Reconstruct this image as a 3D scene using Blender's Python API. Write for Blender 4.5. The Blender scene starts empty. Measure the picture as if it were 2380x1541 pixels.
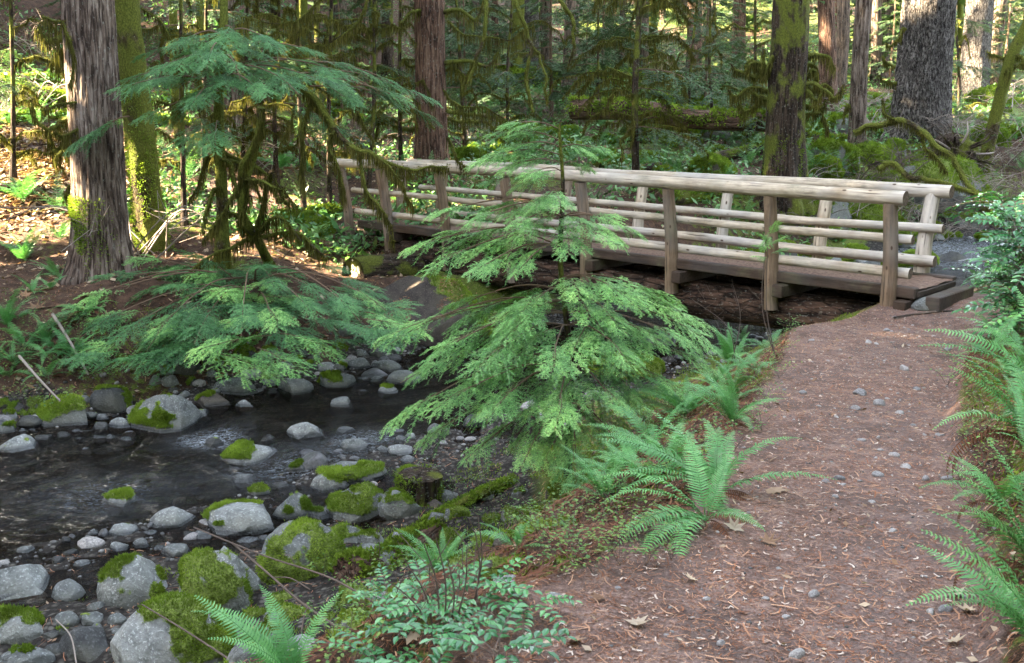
import bpy, math, random
import numpy as np
from math import radians as R, sin, cos, pi
from mathutils import Vector, Matrix, Euler

rnd = random.Random(7)
rng = np.random.default_rng(7)
scene = bpy.context.scene
COL = scene.collection

# ---------------------------------------------------------------- camera, world, sun, exposure
F = 2334.; CX = 1189.5; CY = 770.5; PITCH = R(12.54); ZC = 1.95
cd = bpy.data.cameras.new("camera"); cam = bpy.data.objects.new("camera", cd); COL.objects.link(cam)
cam.location = (0, 0, ZC); cam.rotation_euler = (R(90) - PITCH, 0, 0)
cd.sensor_width = 36; cd.lens = 36 * F / 2379.; cd.clip_start = 0.05; cd.clip_end = 600
cd.dof.use_dof = True; cd.dof.focus_distance = 8.5; cd.dof.aperture_fstop = 10.0
scene.camera = cam

SUN_EL = R(31); SUN = np.array([-0.857 * cos(0.08), -0.857 * sin(0.08), sin(SUN_EL)]); SUN = SUN / np.linalg.norm(SUN)
world = bpy.data.worlds.new("World"); scene.world = world; world.use_nodes = True
wn = world.node_tree; bg = wn.nodes["Background"]
sky = wn.nodes.new("ShaderNodeTexSky"); sky.sky_type = 'NISHITA'; sky.sun_disc = False
sky.sun_elevation = math.asin(SUN[2]); sky.sun_rotation = math.atan2(SUN[0], SUN[1])
sky.air_density = 1.0; sky.dust_density = 1.5; sky.ozone_density = 1.0
hs = wn.nodes.new('ShaderNodeHueSaturation'); hs.inputs['Saturation'].default_value = .45; wn.links.new(sky.outputs[0], hs.inputs['Color'])
wn.links.new(hs.outputs[0], bg.inputs[0]); bg.inputs[1].default_value = 0.075
sd_ = bpy.data.lights.new("sun", 'SUN'); sd_.energy = 5.0; sd_.angle = R(0.5); sd_.color = (1.0, .80, .54)
so_ = bpy.data.objects.new("sun", sd_); COL.objects.link(so_)
so_.rotation_euler = Vector(-SUN).to_track_quat('-Z', 'Y').to_euler(); so_.location = (-20, 0, 30)
scene.view_settings.view_transform = 'Standard'; scene.view_settings.look = 'None'
scene.view_settings.exposure = 4.85; scene.view_settings.gamma = 1.0; scene.view_settings.use_curve_mapping = False
scene.render.engine = 'CYCLES'
cy = scene.cycles
cy.max_bounces = 6; cy.diffuse_bounces = 3; cy.glossy_bounces = 3; cy.transmission_bounces = 4; cy.transparent_max_bounces = 8
cy.caustics_reflective = False; cy.caustics_refractive = False; cy.sample_clamp_indirect = 6
try:
    cy.use_denoising = True; cy.denoiser = 'OPENIMAGEDENOISE'; cy.use_adaptive_sampling = True; cy.adaptive_threshold = 0.015
except Exception: pass

# ---------------------------------------------------------------- noise
def _h(ix, iy, iz, s):
    n = (ix * 374761393 + iy * 668265263 + iz * 2147483647 + s * 974711).astype(np.int64)
    n = (n ^ (n >> 13)) * 1274126177 & 0x7fffffff
    n = (n ^ (n >> 16)) * 60493 & 0x7fffffff
    return (n & 0xffff) / 65535.
def vnoise(x, y, z=0, s=0):
    x, y, z = np.broadcast_arrays(np.asarray(x, float), np.asarray(y, float), np.asarray(z, float))
    ix, iy, iz = np.floor(x).astype(np.int64), np.floor(y).astype(np.int64), np.floor(z).astype(np.int64)
    fx, fy, fz = x - ix, y - iy, z - iz
    fx, fy, fz = [f * f * (3 - 2 * f) for f in (fx, fy, fz)]
    r = 0
    for a in (0, 1):
        for b in (0, 1):
            for c in (0, 1):
                r = r + _h(ix + a, iy + b, iz + c, s) * (fx if a else 1 - fx) * (fy if b else 1 - fy) * (fz if c else 1 - fz)
    return r * 2 - 1
def fbm(x, y, z=0, o=4, s=0):
    r = 0; a = 1; t = 0
    for k in range(o):
        r = r + a * vnoise(np.asarray(x) * 2 ** k, np.asarray(y) * 2 ** k, np.asarray(z) * 2 ** k, s + k); t += a; a *= .5
    return r / t
def sm(x): x = np.clip(x, 0, 1); return x * x * (3 - 2 * x)

# ---------------------------------------------------------------- terrain
def polyd(px_, py_, P):
    """distance, arclength parameter, side (+ = right of travel) for a polyline"""
    px_ = np.asarray(px_, float); py_ = np.asarray(py_, float)
    best = np.full(px_.shape, 1e9); par = np.zeros(px_.shape); side = np.zeros(px_.shape); s0 = 0
    for (ax, ay), (bx, by) in zip(P[:-1], P[1:]):
        dx, dy = bx - ax, by - ay; L = math.hypot(dx, dy)
        t = np.clip(((px_ - ax) * dx + (py_ - ay) * dy) / L ** 2, 0, 1)
        qx, qy = ax + t * dx, ay + t * dy; d = np.hypot(px_ - qx, py_ - qy)
        m = d < best
        best = np.where(m, d, best); par = np.where(m, s0 + t * L, par)
        side = np.where(m, np.sign((px_ - ax) * dy - (py_ - ay) * dx), side); s0 += L
    return best, par, side
SP = [(-30, 4.5), (-16, 6.4), (-8, 7.2), (-5.2, 8.3), (-3.3, 9.3), (-1.6, 10.8), (0, 12.5), (1.9, 14.2), (4.2, 16.3), (7, 18.8), (10.5, 21.6), (15, 24), (24, 26), (60, 28)]
PP = [(.3, -6), (.45, 0), (.63, 2.6), (1.25, 3.68), (1.92, 5.49), (2.7, 7.36), (3.35, 8.96), (4.25, 10.1), (4.95, 11.0)]
def arc(P): return np.concatenate([[0], np.cumsum([math.hypot(b[0] - a[0], b[1] - a[1]) for a, b in zip(P[:-1], P[1:])])])
SA = arc(SP); PA = arc(PP)
def stream(x, y):
    d, s, sd = polyd(x, y, SP)
    hw = np.interp(s, SA, [1.8, 1.8, 1.8, 1.75, 1.55, 1.35, 1.3, 1.3, 1.3, 1.4, 1.5, 1.5, 1.5, 1.5])
    s_c = SA[4] + .55
    wl = -1.37 + .09 * sm((s - s_c) / .35) + np.interp(s, [SA[5], SA[7], SA[9], SA[10], SA[11], SA[12], SA[13]], [0, .06, .15, .32, .5, .9, 2.0])
    return d, hw, wl, sd, s
def pathinfo(x, y):
    d, s, sd = polyd(x, y, PP)
    hw = np.interp(s, PA, [.7, .7, .66, .52, .52, .58, .72, .7, .6])
    z = np.interp(s, PA, [.55, .46, .38, .30, .15, .03, -.10, -.25, -.14])
    return d - hw, z, sd, s
def H(x, y, fine=True):
    x = np.asarray(x, float); y = np.asarray(y, float)
    d, hw, wl, sd, s = stream(x, y)
    ds = d - hw
    dp, zp, pside, ps = pathinfo(x, y)
    bed = wl - .22 * sm(-ds / .9)
    # near side
    w = ds / (np.maximum(ds, 0) + np.maximum(dp, 0) + 1e-6)
    wq = np.clip((w - .30) / .68, 0, 1); near = wl + (zp - wl) * (wq ** 1.7 * .75 + .25 * sm(wq))
    amp = np.interp(y, [-4, 2, 5, 8, 10.5, 12, 13], [1.1, 1.0, .85, .7, .35, .1, 0])
    right = np.where(pside > 0, 1, 0)
    b = np.maximum(dp, 0)
    near = near + right * amp * (1 - np.exp(-b * 1.25)) * np.where(dp > 0, 1, 0)
    near = near + .02 * np.maximum(0, x - 9) + np.maximum(0, x - 14) * .15 * np.where(y < 20, 1, 0)
    # far side
    G = -.42 + .115 * np.maximum(0, y - 15) + .0012 * np.maximum(0, y - 25) ** 2 + np.minimum(4, .035 * np.maximum(0, -x - 3.5) * np.maximum(0, y - 15))
    G = G + .01 * np.maximum(0, -x - 8) ** 1.3
    tq = np.clip(((x + 1.6) * -.55 + (y - 14.9) * .83) / 2.9, 0, 1); hd = np.hypot(x + 1.6 + .55 * 2.9 * tq, y - 14.9 - .83 * 2.9 * tq); G = G - .75 * np.exp(-(hd / 1.25) ** 2) * (1 - .35 * tq)
    k = sm(np.maximum(ds - .25, 0) / 2.2)
    far = wl + .12 * sm(ds / .6) + (np.maximum(G, wl + .5) - wl) * k
    z = np.where(ds < 0, bed, np.where(sd > 0, near, far))
    off = sm(np.maximum(np.minimum(ds, 3) / 1.5, 0)) * sm(np.maximum(dp, 0) / .5)
    z = z + off * (.16 * vnoise(x * .8, y * .8, 0, 11) + .07 * vnoise(x * 2.3, y * 2.3, 0, 12))
    z = z + .05 * sm(.6 - np.abs(ds)) * vnoise(x * 3, y * 3, 0, 15)
    if fine:
        z = z + (.008 + .022 * sm(dp / .3)) * fbm(x * 7, y * 7, 0, 2, 13)
    return z
def hz(x, y): return float(H(np.array([x]), np.array([y]))[0])
def ray(u, v):
    xi = (u - CX) / F; yi = (v - CY) / F
    return Vector((xi, cos(PITCH) - yi * sin(PITCH), -sin(PITCH) - yi * cos(PITCH)))
CAM = Vector((0, 0, ZC))
def at(u, v, y): d = ray(u, v); return CAM + d * (y / d.y)
_T = np.linspace(1.8, 110, 5000)
def gr(u, v):
    d = ray(u, v); xs = d.x * _T; ys = d.y * _T; zs = ZC + d.z * _T
    below = np.nonzero(zs < H(xs, ys, False))[0]
    t = _T[below[0]] if len(below) else 100
    p = CAM + d * float(t); p.z = hz(p.x, p.y); return p
def mpp(y): return y / F / cos(PITCH) * .98   # metres per photo unit at depth y

# ---------------------------------------------------------------- mesh building
class MB:
    def __init__(s): s.v = []; s.f = {3: [], 4: []}; s.t = []; s.l = []; s.n = 0
    def add(s, v, f, tint=.5, lc=None):
        v = np.asarray(v, float).reshape(-1, 3); f = np.asarray(f, np.int64)
        s.v.append(v); s.f[f.shape[1]].append(f + s.n)
        s.t.append(np.broadcast_to(np.asarray(tint, float), (len(v),)))
        s.l.append(v if lc is None else np.asarray(lc, float)); s.n += len(v)
    def addm(s, o, M=None, tint=None):
        """append another MB transformed by a 4x4 matrix"""
        v, fs, t, l = o.arr()
        if M is not None:
            A = np.array(M); v = v @ A[:3, :3].T + A[:3, 3]
        base = s.n; s.v.append(v); s.t.append(t if tint is None else np.clip(t + tint, 0, 1)); s.l.append(l); s.n += len(v)
        for k in fs:
            if len(fs[k]): s.f[k].append(fs[k] + base)
    def arr(s):
        return (np.concatenate(s.v), {k: (np.concatenate(s.f[k]) if s.f[k] else np.zeros((0, k), np.int64)) for k in (3, 4)}, np.concatenate(s.t), np.concatenate(s.l))
    def mesh(s, name, smooth=False, off=None):
        v, fs, t, l = s.arr()
        if off is not None: v = v - np.array(off)
        me = bpy.data.meshes.new(name)
        n3, n4 = len(fs[3]), len(fs[4])
        me.vertices.add(len(v)); me.vertices.foreach_set("co", v.astype(np.float32).ravel())
        me.loops.add(n3 * 3 + n4 * 4); me.loops.foreach_set("vertex_index", np.concatenate([fs[3].ravel(), fs[4].ravel()]).astype(np.int32))
        me.polygons.add(n3 + n4)
        me.polygons.foreach_set("loop_start", np.concatenate([np.arange(n3) * 3, n3 * 3 + np.arange(n4) * 4]).astype(np.int32))
        me.update(calc_edges=True)
        if smooth: me.polygons.foreach_set("use_smooth", np.ones(n3 + n4, bool))
        else: me.polygons.foreach_set("use_smooth", np.zeros(n3 + n4, bool))
        a = me.attributes.new("tint", 'FLOAT', 'POINT'); a.data.foreach_set("value", t.astype(np.float32))
        a = me.attributes.new("lc", 'FLOAT_VECTOR', 'POINT'); a.data.foreach_set("vector", l.astype(np.float32).ravel())
        return me
    def build(s, name, m, parent=None, smooth=False, loc=None):
        """link as ONE object; loc = origin; parts take coordinates relative to the parent"""
        o_ = parent['_o'] if parent is not None and '_o' in parent else (loc or (0, 0, 0))
        me = s.mesh(name, smooth, o_); me.materials.append(m)
        o = bpy.data.objects.new(name, me); COL.objects.link(o)
        if parent is not None: o.parent = parent; o['_o'] = o_
        else: o.location = o_; o['_o'] = o_
        return o
def tag(o, label, cat, group=None, kind=None):
    o['label'] = label; o['category'] = cat
    if group: o['group'] = group
    if kind: o['kind'] = kind
    return o
def struct(o, kind='structure'):
    o['kind'] = kind; return o
def thing(name, label, cat, loc=(0, 0, 0), group=None):
    o = bpy.data.objects.new(name, None); COL.objects.link(o); o.location = loc; o['_o'] = tuple(loc)
    o.empty_display_size = .1
    return tag(o, label, cat, group)
def inst(me, name, parent=None, M=None):
    o = bpy.data.objects.new(name, me); COL.objects.link(o)
    if parent is not None: o.parent = parent
    if M is not None: o.matrix_basis = M
    return o
def copy_tree(o, parent=None):
    c = o.copy(); COL.objects.link(c); c.parent = parent
    for ch in list(o.children): copy_tree(ch, c)
    return c
def frame(p, x, up=(0, 0, 1), s=1.0, roll=0.):
    x = Vector(x).normalized(); up = Vector(up)
    y = up.cross(x)
    if y.length < 1e-4: y = Vector((0, 1, 0))
    y.normalize(); z = x.cross(y)
    M = Matrix((x, y, z)).transposed() @ Matrix.Rotation(roll, 3, 'X')
    M = M.to_4x4(); s = (s, s, s) if not hasattr(s, '__len__') else s
    return Matrix.Translation(Vector(p)) @ M @ Matrix.Diagonal((*s, 1))
def cr(P, m=8, closed=False):
    """catmull-rom resample"""
    P = np.array([list(p) for p in P], float)
    if len(P) < 3:
        t = np.linspace(0, 1, m + 1)[:, None]; return P[0] * (1 - t) + P[-1] * t
    Q = np.vstack([2 * P[0] - P[1], P, 2 * P[-1] - P[-2]]); out = []
    for i in range(1, len(Q) - 2):
        for j in range(m):
            t = j / m
            out.append(.5 * (2 * Q[i] + (Q[i + 1] - Q[i - 1]) * t + (2 * Q[i - 1] - 5 * Q[i] + 4 * Q[i + 1] - Q[i + 2]) * t * t + (3 * Q[i] - Q[i - 1] - 3 * Q[i + 1] + Q[i + 2]) * t ** 3))
    out.append(P[-1]); return np.array(out)
def tube(mb, pts, rad, n=8, tint=.5, disp=None, cap=True, soff=0.):
    pts = np.asarray(pts, float); k = len(pts); rad = np.broadcast_to(np.asarray(rad, float), (k,))
    T = np.gradient(pts, axis=0); T /= np.linalg.norm(T, axis=1)[:, None] + 1e-9
    ref = np.array([1., 0, 0]) if abs(T[0][0]) < .8 else np.array([0, 0, 1.])
    A = np.zeros_like(pts); a = ref - T[0] * ref.dot(T[0]); a /= np.linalg.norm(a)
    for i in range(k):
        a = a - T[i] * a.dot(T[i]); a /= np.linalg.norm(a) + 1e-9; A[i] = a
    B = np.cross(T, A); th = np.arange(n) * 2 * pi / n
    S = np.concatenate([[0], np.cumsum(np.linalg.norm(np.diff(pts, axis=0), axis=1))]) + soff
    rr = rad[:, None] * np.ones(n)
    if disp is not None: rr = rr * disp(np.broadcast_to(th, (k, n)), np.broadcast_to(S[:, None], (k, n)))
    V = pts[:, None] + rr[..., None] * (np.cos(th)[None, :, None] * A[:, None] + np.sin(th)[None, :, None] * B[:, None])
    lc = np.stack([np.cos(th)[None] * rad[:, None], np.sin(th)[None] * rad[:, None], np.broadcast_to(S[:, None], (k, n))], -1)
    i = np.arange(k - 1)[:, None] * n; j = np.arange(n)[None]; j2 = (j + 1) % n
    Fq = np.stack([i + j, i + j2, i + n + j2, i + n + j], -1).reshape(-1, 4)
    mb.add(V.reshape(-1, 3), Fq, tint, lc.reshape(-1, 3))
    if cap:
        for e, ii in ((0, 0), (1, k - 1)):
            ring = V[ii]; c = ring.mean(0)
            vv = np.vstack([ring, c]); ff = np.array([[q, (q + 1) % n, n] if e else [(q + 1) % n, q, n] for q in range(n)])
            l2 = np.vstack([lc[ii], [0, 0, lc[ii][0][2]]])
            mb.add(vv, ff, .97 if not np.isscalar(tint) or tint >= 0 else tint, l2)
    return pts

# ---------------------------------------------------------------- materials
class NM:
    def __init__(s, name):
        s.m = bpy.data.materials.new(name); s.m.use_nodes = True; s.nt = s.m.node_tree
        s.b = s.nt.nodes["Principled BSDF"]; s.out = s.nt.nodes["Material Output"]
    def n(s, t, **k):
        x = s.nt.nodes.new(t)
        for a, b in k.items(): setattr(x, a, b)
        return x
    def l(s, a, b): s.nt.links.new(a, b)
    def attr(s, name, out='Fac'): return s.n('ShaderNodeAttribute', attribute_name=name).outputs[out]
    def co(s, kind='Object', scale=(1, 1, 1)):
        if kind == 'lc': c = s.attr('lc', 'Vector')
        elif kind == 'World': c = s.n('ShaderNodeNewGeometry').outputs['Position']
        else: c = s.n('ShaderNodeTexCoord').outputs[kind]
        mp = s.n('ShaderNodeMapping'); s.l(c, mp.inputs[0]); mp.inputs['Scale'].default_value = scale
        return mp.outputs[0]
    def noise(s, co, scale=5, detail=4, rough=.55, dist=0):
        x = s.n('ShaderNodeTexNoise'); s.l(co, x.inputs['Vector']); x.inputs['Scale'].default_value = scale
        x.inputs['Detail'].default_value = detail; x.inputs['Roughness'].default_value = rough; x.inputs['Distortion'].default_value = dist
        return x.outputs['Fac']
    def vor(s, co, scale=5, feat='F1', out='Distance'):
        x = s.n('ShaderNodeTexVoronoi', feature=feat); s.l(co, x.inputs['Vector']); x.inputs['Scale'].default_value = scale
        return x.outputs[out]
    def ramp(s, f, stops, interp='LINEAR'):
        x = s.n('ShaderNodeValToRGB'); s.l(f, x.inputs[0]); e = x.color_ramp.elements; x.color_ramp.interpolation = interp
        while len(e) > 1: e.remove(e[-1])
        for i, (p, c) in enumerate(stops):
            c = (c, c, c, 1) if not hasattr(c, '__len__') else (*c, 1)
            if i == 0: e[0].position = p; e[0].color = c
            else: q = e.new(p); q.color = c
        return x.outputs[0]
    def mix(s, f, a, b, mode='MIX'):
        x = s.n('ShaderNodeMix', data_type='RGBA', blend_type=mode)
        for sock, val in ((x.inputs[0], f), (x.inputs[6], a), (x.inputs[7], b)):
            if hasattr(val, 'is_linked') or hasattr(val, 'links'): s.l(val, sock)
            elif hasattr(val, '__len__'): sock.default_value = (*val, 1)
            else: sock.default_value = val if sock == x.inputs[0] else (val, val, val, 1)
        return x.outputs[2]
    def math(s, op, a, b=0., clamp=False):
        x = s.n('ShaderNodeMath', operation=op, use_clamp=clamp)
        for sock, val in ((x.inputs[0], a), (x.inputs[1], b)):
            if hasattr(val, 'links'): s.l(val, sock)
            else: sock.default_value = val
        return x.outputs[0]
    def bump(s, h, strength=.5, dist=.02, prev=None):
        x = s.n('ShaderNodeBump'); s.l(h, x.inputs['Height']); x.inputs['Strength'].default_value = strength; x.inputs['Distance'].default_value = dist
        if prev is not None: s.l(prev, x.inputs['Normal'])
        return x.outputs[0]
    def nz(s):
        g = s.n('ShaderNodeNewGeometry'); x = s.n('ShaderNodeSeparateXYZ'); s.l(g.outputs['Normal'], x.inputs[0]); return x.outputs
    def fin(s, col, rough=.8, normal=None, spec=.3, trans=None, tcol=None):
        if hasattr(col, 'links'): s.l(col, s.b.inputs['Base Color'])
        else: s.b.inputs['Base Color'].default_value = (*col, 1)
        if hasattr(rough, 'links'): s.l(rough, s.b.inputs['Roughness'])
        else: s.b.inputs['Roughness'].default_value = rough
        s.b.inputs['Specular IOR Level'].default_value = spec
        if normal is not None: s.l(normal, s.b.inputs['Normal'])
        if trans:
            t = s.n('ShaderNodeBsdfTranslucent'); ms = s.n('ShaderNodeMixShader'); ms.inputs[0].default_value = trans
            tc = s.mix(1.0, col, tcol or (1.0, 1.15, .6), 'MULTIPLY'); s.l(tc, t.inputs[0])
            s.l(s.b.outputs[0], ms.inputs[1]); s.l(t.outputs[0], ms.inputs[2]); s.l(ms.outputs[0], s.out.inputs[0])
        return s.m
def leafmat(name, c0, c1, c2, rough=.5, trans=.3, spec=.4):
    k = NM(name); t = k.attr('tint'); oi = k.n('ShaderNodeObjectInfo').outputs['Random']
    f = k.math('ADD', t, k.math('MULTIPLY', k.math('SUBTRACT', oi, .5), .25))
    c = k.ramp(f, [(0.05, c0), (.5, c1), (.95, c2)])
    n = k.noise(k.co('World'), 2.2, 2); c = k.mix(1.0, c, k.ramp(n, [(.3, (.75, .8, .8)), (.7, (1.2, 1.15, 1.0))]), 'MULTIPLY')
    return k.fin(c, rough, None, spec, trans)
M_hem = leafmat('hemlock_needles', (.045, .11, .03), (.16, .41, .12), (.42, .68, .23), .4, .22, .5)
M_hemdark = leafmat('shaded_hemlock_needles', (.025, .065, .02), (.07, .21, .08), (.17, .37, .14), .45, .22, .5)  # darker twin of the hemlock needles, shade put into its colours
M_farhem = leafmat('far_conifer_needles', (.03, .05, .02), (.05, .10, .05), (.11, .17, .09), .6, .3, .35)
M_fern = leafmat('sword_fern_green', (.05, .12, .03), (.09, .28, .085), (.24, .50, .18), .4, .3, .5)
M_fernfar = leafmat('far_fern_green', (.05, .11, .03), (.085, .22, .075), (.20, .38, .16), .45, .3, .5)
M_ferndead = leafmat('dead_fern_brown', (.08, .03, .015), (.15, .06, .035), (.24, .12, .07), .7, .2, .2)
M_glossy = leafmat('glossy_shrub_leaf', (.03, .09, .03), (.05, .18, .07), (.13, .32, .12), .2, .18, .6)
M_leafy = leafmat('soft_green_leaf', (.06, .13, .03), (.09, .20, .05), (.20, .30, .07), .5, .35, .4)
M_deadleaf = leafmat('fallen_leaf', (.13, .065, .04), (.27, .16, .10), (.46, .37, .29), .7, .2, .3)
M_strand = leafmat('hanging_moss', (.035, .032, .009), (.08, .074, .018), (.16, .15, .04), .9, .35, .1)
M_moss = leafmat('bright_moss', (.08, .115, .012), (.155, .23, .028), (.29, .40, .065), .9, .3, .1)
M_needle = leafmat('fallen_needles', (.11, .04, .02), (.27, .115, .065), (.46, .27, .18), .8, 0, .2)
M_canopy = leafmat('canopy_needles', (.03, .05, .02), (.05, .09, .03), (.09, .14, .05), .6, .3, .3)

def mossmix(k, base, amt, co, top=True, sc=3.0, colr=((.05, .075, .01), (.085, .13, .014), (.15, .21, .03))):
    n = k.noise(co, sc, 5, .6); fine = k.noise(co, 60, 3, .6)
    if top:
        z = k.nz()[2]; n = k.math('ADD', n, k.math('MULTIPLY', z, .28))
    m = k.ramp(n, [(amt, 0.), (amt + .07, 1.)])
    mc = k.ramp(fine, [(.3, colr[0]), (.5, colr[1]), (.72, colr[2])])
    return k.mix(m, base, mc), m, fine
def bark(name, cols, moss=.9, stretch=.12, sc=14, bs=.9, bd=.03):
    k = NM(name); c = k.co('lc', (1, 1, stretch)); n = k.noise(c, sc * 1.5, 6, .68, .4); n2 = k.noise(k.co('lc', (1, 1, .5)), 3, 3)
    col = k.ramp(n, [(.38, cols[0]), (.5, cols[1]), (.63, cols[2])]); col = k.mix(1.0, col, k.ramp(n2, [(.3, .7), (.7, 1.2)]), 'MULTIPLY')
    vc = k.vor(k.co('lc', (1, 1, stretch * (.55 if stretch < .2 else 1.3))), sc * 1.3, 'DISTANCE_TO_EDGE'); crk = k.ramp(k.math('ADD', vc, k.math('MULTIPLY', k.math('SUBTRACT', n, .5), .35)), [(.0, 1.), (.10, 0.)]); col = k.mix(k.math('MULTIPLY', crk, .8), col, tuple(x * .45 for x in cols[0]))
    lich = k.noise(k.co('lc', (1, 1, .6)), 34, 4, .7); col = k.mix(k.ramp(lich, [(.58, 0.), (.68, .45)]), col, (.30, .31, .27))
    col, m, fine = mossmix(k, col, moss, k.co('lc', (1, 1, .6)), False, 2.2, ((.05, .055, .01), (.09, .105, .016), (.15, .165, .03)))
    h = k.mix(m, k.mix(.5, n, k.ramp(crk, [(0, 1.), (1, 0.)])), fine)
    return k.fin(col, .9, k.bump(h, bs, bd), .15)
M_barkgrey = bark('grey_brown_bark', ((.042, .028, .021), (.125, .092, .072), (.23, .185, .155)), .76)
M_stringbark = bark('dark_log_bark', ((.016, .010, .007), (.045, .027, .018), (.10, .058, .038)), .82, .2, 9, 1, .05)
M_barkred = bark('red_cedar_bark', ((.04, .022, .015), (.105, .06, .042), (.18, .115, .08)), .82)
M_barkdark = bark('dark_mossy_bark', ((.018, .012, .008), (.04, .027, .019), (.075, .053, .038)), .50, sc=14)
M_barkfir = bark('furrowed_fir_bark', ((.03, .026, .024), (.085, .075, .068), (.16, .148, .138)), .74, .3, 17, 1, .06)
M_barkmoss = bark('moss_covered_bark', ((.03, .022, .012), (.055, .042, .018), (.09, .07, .03)), .40, .4)
M_barkfar = bark('far_bark', ((.04, .03, .024), (.10, .075, .058), (.18, .13, .10)), .74)
M_twig = NM('bare_twig').fin((.10, .075, .06), .8)
M_twigpale = NM('pale_grey_twig').fin((.26, .22, .19), .8)
M_hemtwig = NM('hemlock_twig').fin((.13, .085, .055), .8)

def wood(name, c, dark=.5, cracks=1.):
    k = NM(name); co = k.co('lc', (1, 1, .07)); n = k.noise(co, 26, 5, .6, .2); big = k.noise(k.co('lc', (1, 1, .8)), 2.4, 4)
    col = k.ramp(n, [(.3, tuple(x * .55 for x in c)), (.5, c), (.72, tuple(min(1, x * 1.35) for x in c))])
    col = k.mix(1., col, k.ramp(big, [(.32, (.62, .55, .46)), (.5, (.95, .93, .9)), (.7, (1.15, 1.12, 1.1))]), 'MULTIPLY')
    st = k.noise(k.co('lc', (1, 1, .25)), 7, 5, .7, .5); col = k.mix(k.ramp(st, [(.50, 0.), (.66, .65)]), col, tuple(x * .38 for x in c)); gs = k.noise(k.co('World'), 1.7, 4, .6); col = k.mix(k.ramp(gs, [(.52, 0.), (.68, .35)]), col, (.14, .15, .075)); col = k.mix(k.ramp(k.noise(k.co('World'), .9, 3), [(.45, 0.), (.6, .45)]), col, tuple(sum(c) / 3 * q for q in (1.25, 1.22, 1.2)))
    cr_ = k.noise(k.co('lc', (1, 1, .035)), 40, 3, .5, .1); col = k.mix(k.ramp(cr_, [(.30, .85 * cracks), (.36, 0.)]), col, (.05, .035, .025))
    kn = k.vor(k.co('lc', (1, 1, .45)), 9); kr = k.ramp(kn, [(.07, 1.), (.13, 0.)])
    col = k.mix(kr, col, (.07, .045, .03))
    e = k.attr('tint'); em = k.ramp(e, [(.93, 0.), (.95, 1.)]); rings = k.noise(k.co('lc', (1, 1, 0)), 30, 3)
    col = k.mix(em, col, k.ramp(rings, [(.3, (.06, .045, .035)), (.7, (.17, .13, .10))]))
    h = k.mix(.5, n, cr_)
    return k.fin(col, .75, k.bump(h, .9, .015), .2)
M_rail = wood('weathered_peeled_log', (.41, .355, .28))
M_post = wood('post_wood', (.20, .145, .10))
M_beam = wood('dark_weathered_timber', (.06, .042, .031))
M_stringer = wood('dark_log', (.05, .032, .022))

def rockmat(name, base, moss):
    k = NM(name); co = k.co('Object'); n = k.noise(co, 7, 8, .68); sp = k.noise(co, 55, 3, .7); big = k.noise(co, 1.6, 3)
    b0 = tuple(x * .28 for x in base); b2 = tuple(x * 1.5 for x in base)
    col = k.ramp(n, [(.3, b0), (.5, base), (.7, b2)]); col = k.mix(k.ramp(sp, [(.56, 0.), (.64, .75)]), col, tuple(min(1, x * 2.4) for x in base))
    col = k.mix(k.ramp(big, [(.45, 0.), (.62, .5)]), col, (.09, .085, .055))
    # waterline: wet stone is darker and glossy
    wet = k.attr('lc', 'Vector'); sx = k.n('ShaderNodeSeparateXYZ'); k.l(wet, sx.inputs[0]); wv = sx.outputs[0]
    col = k.mix(wv, col, k.mix(1., col, (.30, .31, .34), 'MULTIPLY'))
    ro = k.mix(wv, (.8, .8, .8), (.22, .22, .22))
    mk = sx.outputs[1]; fine = k.noise(co, 70, 3, .6)
    if moss: col = k.mix(k.ramp(mk, [(.35, 0.), (.6, 1.)]), col, k.ramp(fine, [(.3, (.06, .075, .012)), (.5, (.115, .155, .022)), (.72, (.21, .28, .05))]))
    m_ = k.fin(col, ro, k.bump(k.mix(.5, n, sp), .8, .03), .4); return m_
M_rock = rockmat('grey_rock', (.12, .128, .124), True)
M_rockpale = rockmat('pale_rock', (.20, .21, .202), True)
M_rockdark = rockmat('dark_rock', (.045, .047, .047), True)
M_rockbrown = rockmat('brown_rock', (.05, .04, .033), True)
def plain(name, c, rough=.8, var=.5, sc=8):
    k = NM(name); n = k.noise(k.co('Object'), sc, 4); oi = k.n('ShaderNodeObjectInfo').outputs['Random']
    col = k.ramp(n, [(.3, tuple(x * (1 - var) for x in c)), (.7, tuple(x * (1 + var) for x in c))])
    col = k.mix(1., col, k.ramp(oi, [(0, (.6, .6, .62)), (1, (1.35, 1.3, 1.25))]), 'MULTIPLY')
    return k.fin(col, rough, k.bump(n, .3, .01))
M_pebble = plain('pebble', (.21, .205, .20), .7)
M_pebbledark = plain('wet_pebble', (.075, .078, .082), .35)

# ground: tint attribute = 0 forest floor ... ; lc = (path, wet gravel, moss)
k = NM('forest_ground'); w = k.co('World'); a = k.attr('lc', 'Vector'); sx = k.n('ShaderNodeSeparateXYZ'); k.l(a, sx.inputs[0])
pm, gm, mm = sx.outputs
n1 = k.noise(w, 9, 6, .65); n2 = k.noise(w, 60, 4, .7); n3 = k.noise(w, 1.3, 3); n4 = k.noise(w, 190, 2, .6)
floor_ = k.ramp(n1, [(.3, (.016, .010, .007)), (.5, (.050, .028, .018)), (.7, (.11, .062, .04))])
floor_ = k.mix(k.ramp(n4, [(.5, 0.), (.68, .6)]), floor_, (.19, .115, .075))
duff = k.ramp(k.mix(.55, n1, n2), [(.36, (.05, .031, .025)), (.5, (.155, .097, .077)), (.62, (.29, .20, .165))])
duff = k.mix(k.ramp(n4, [(.40, .5), (.50, 0.)]), duff, (.07, .05, .045))
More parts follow.
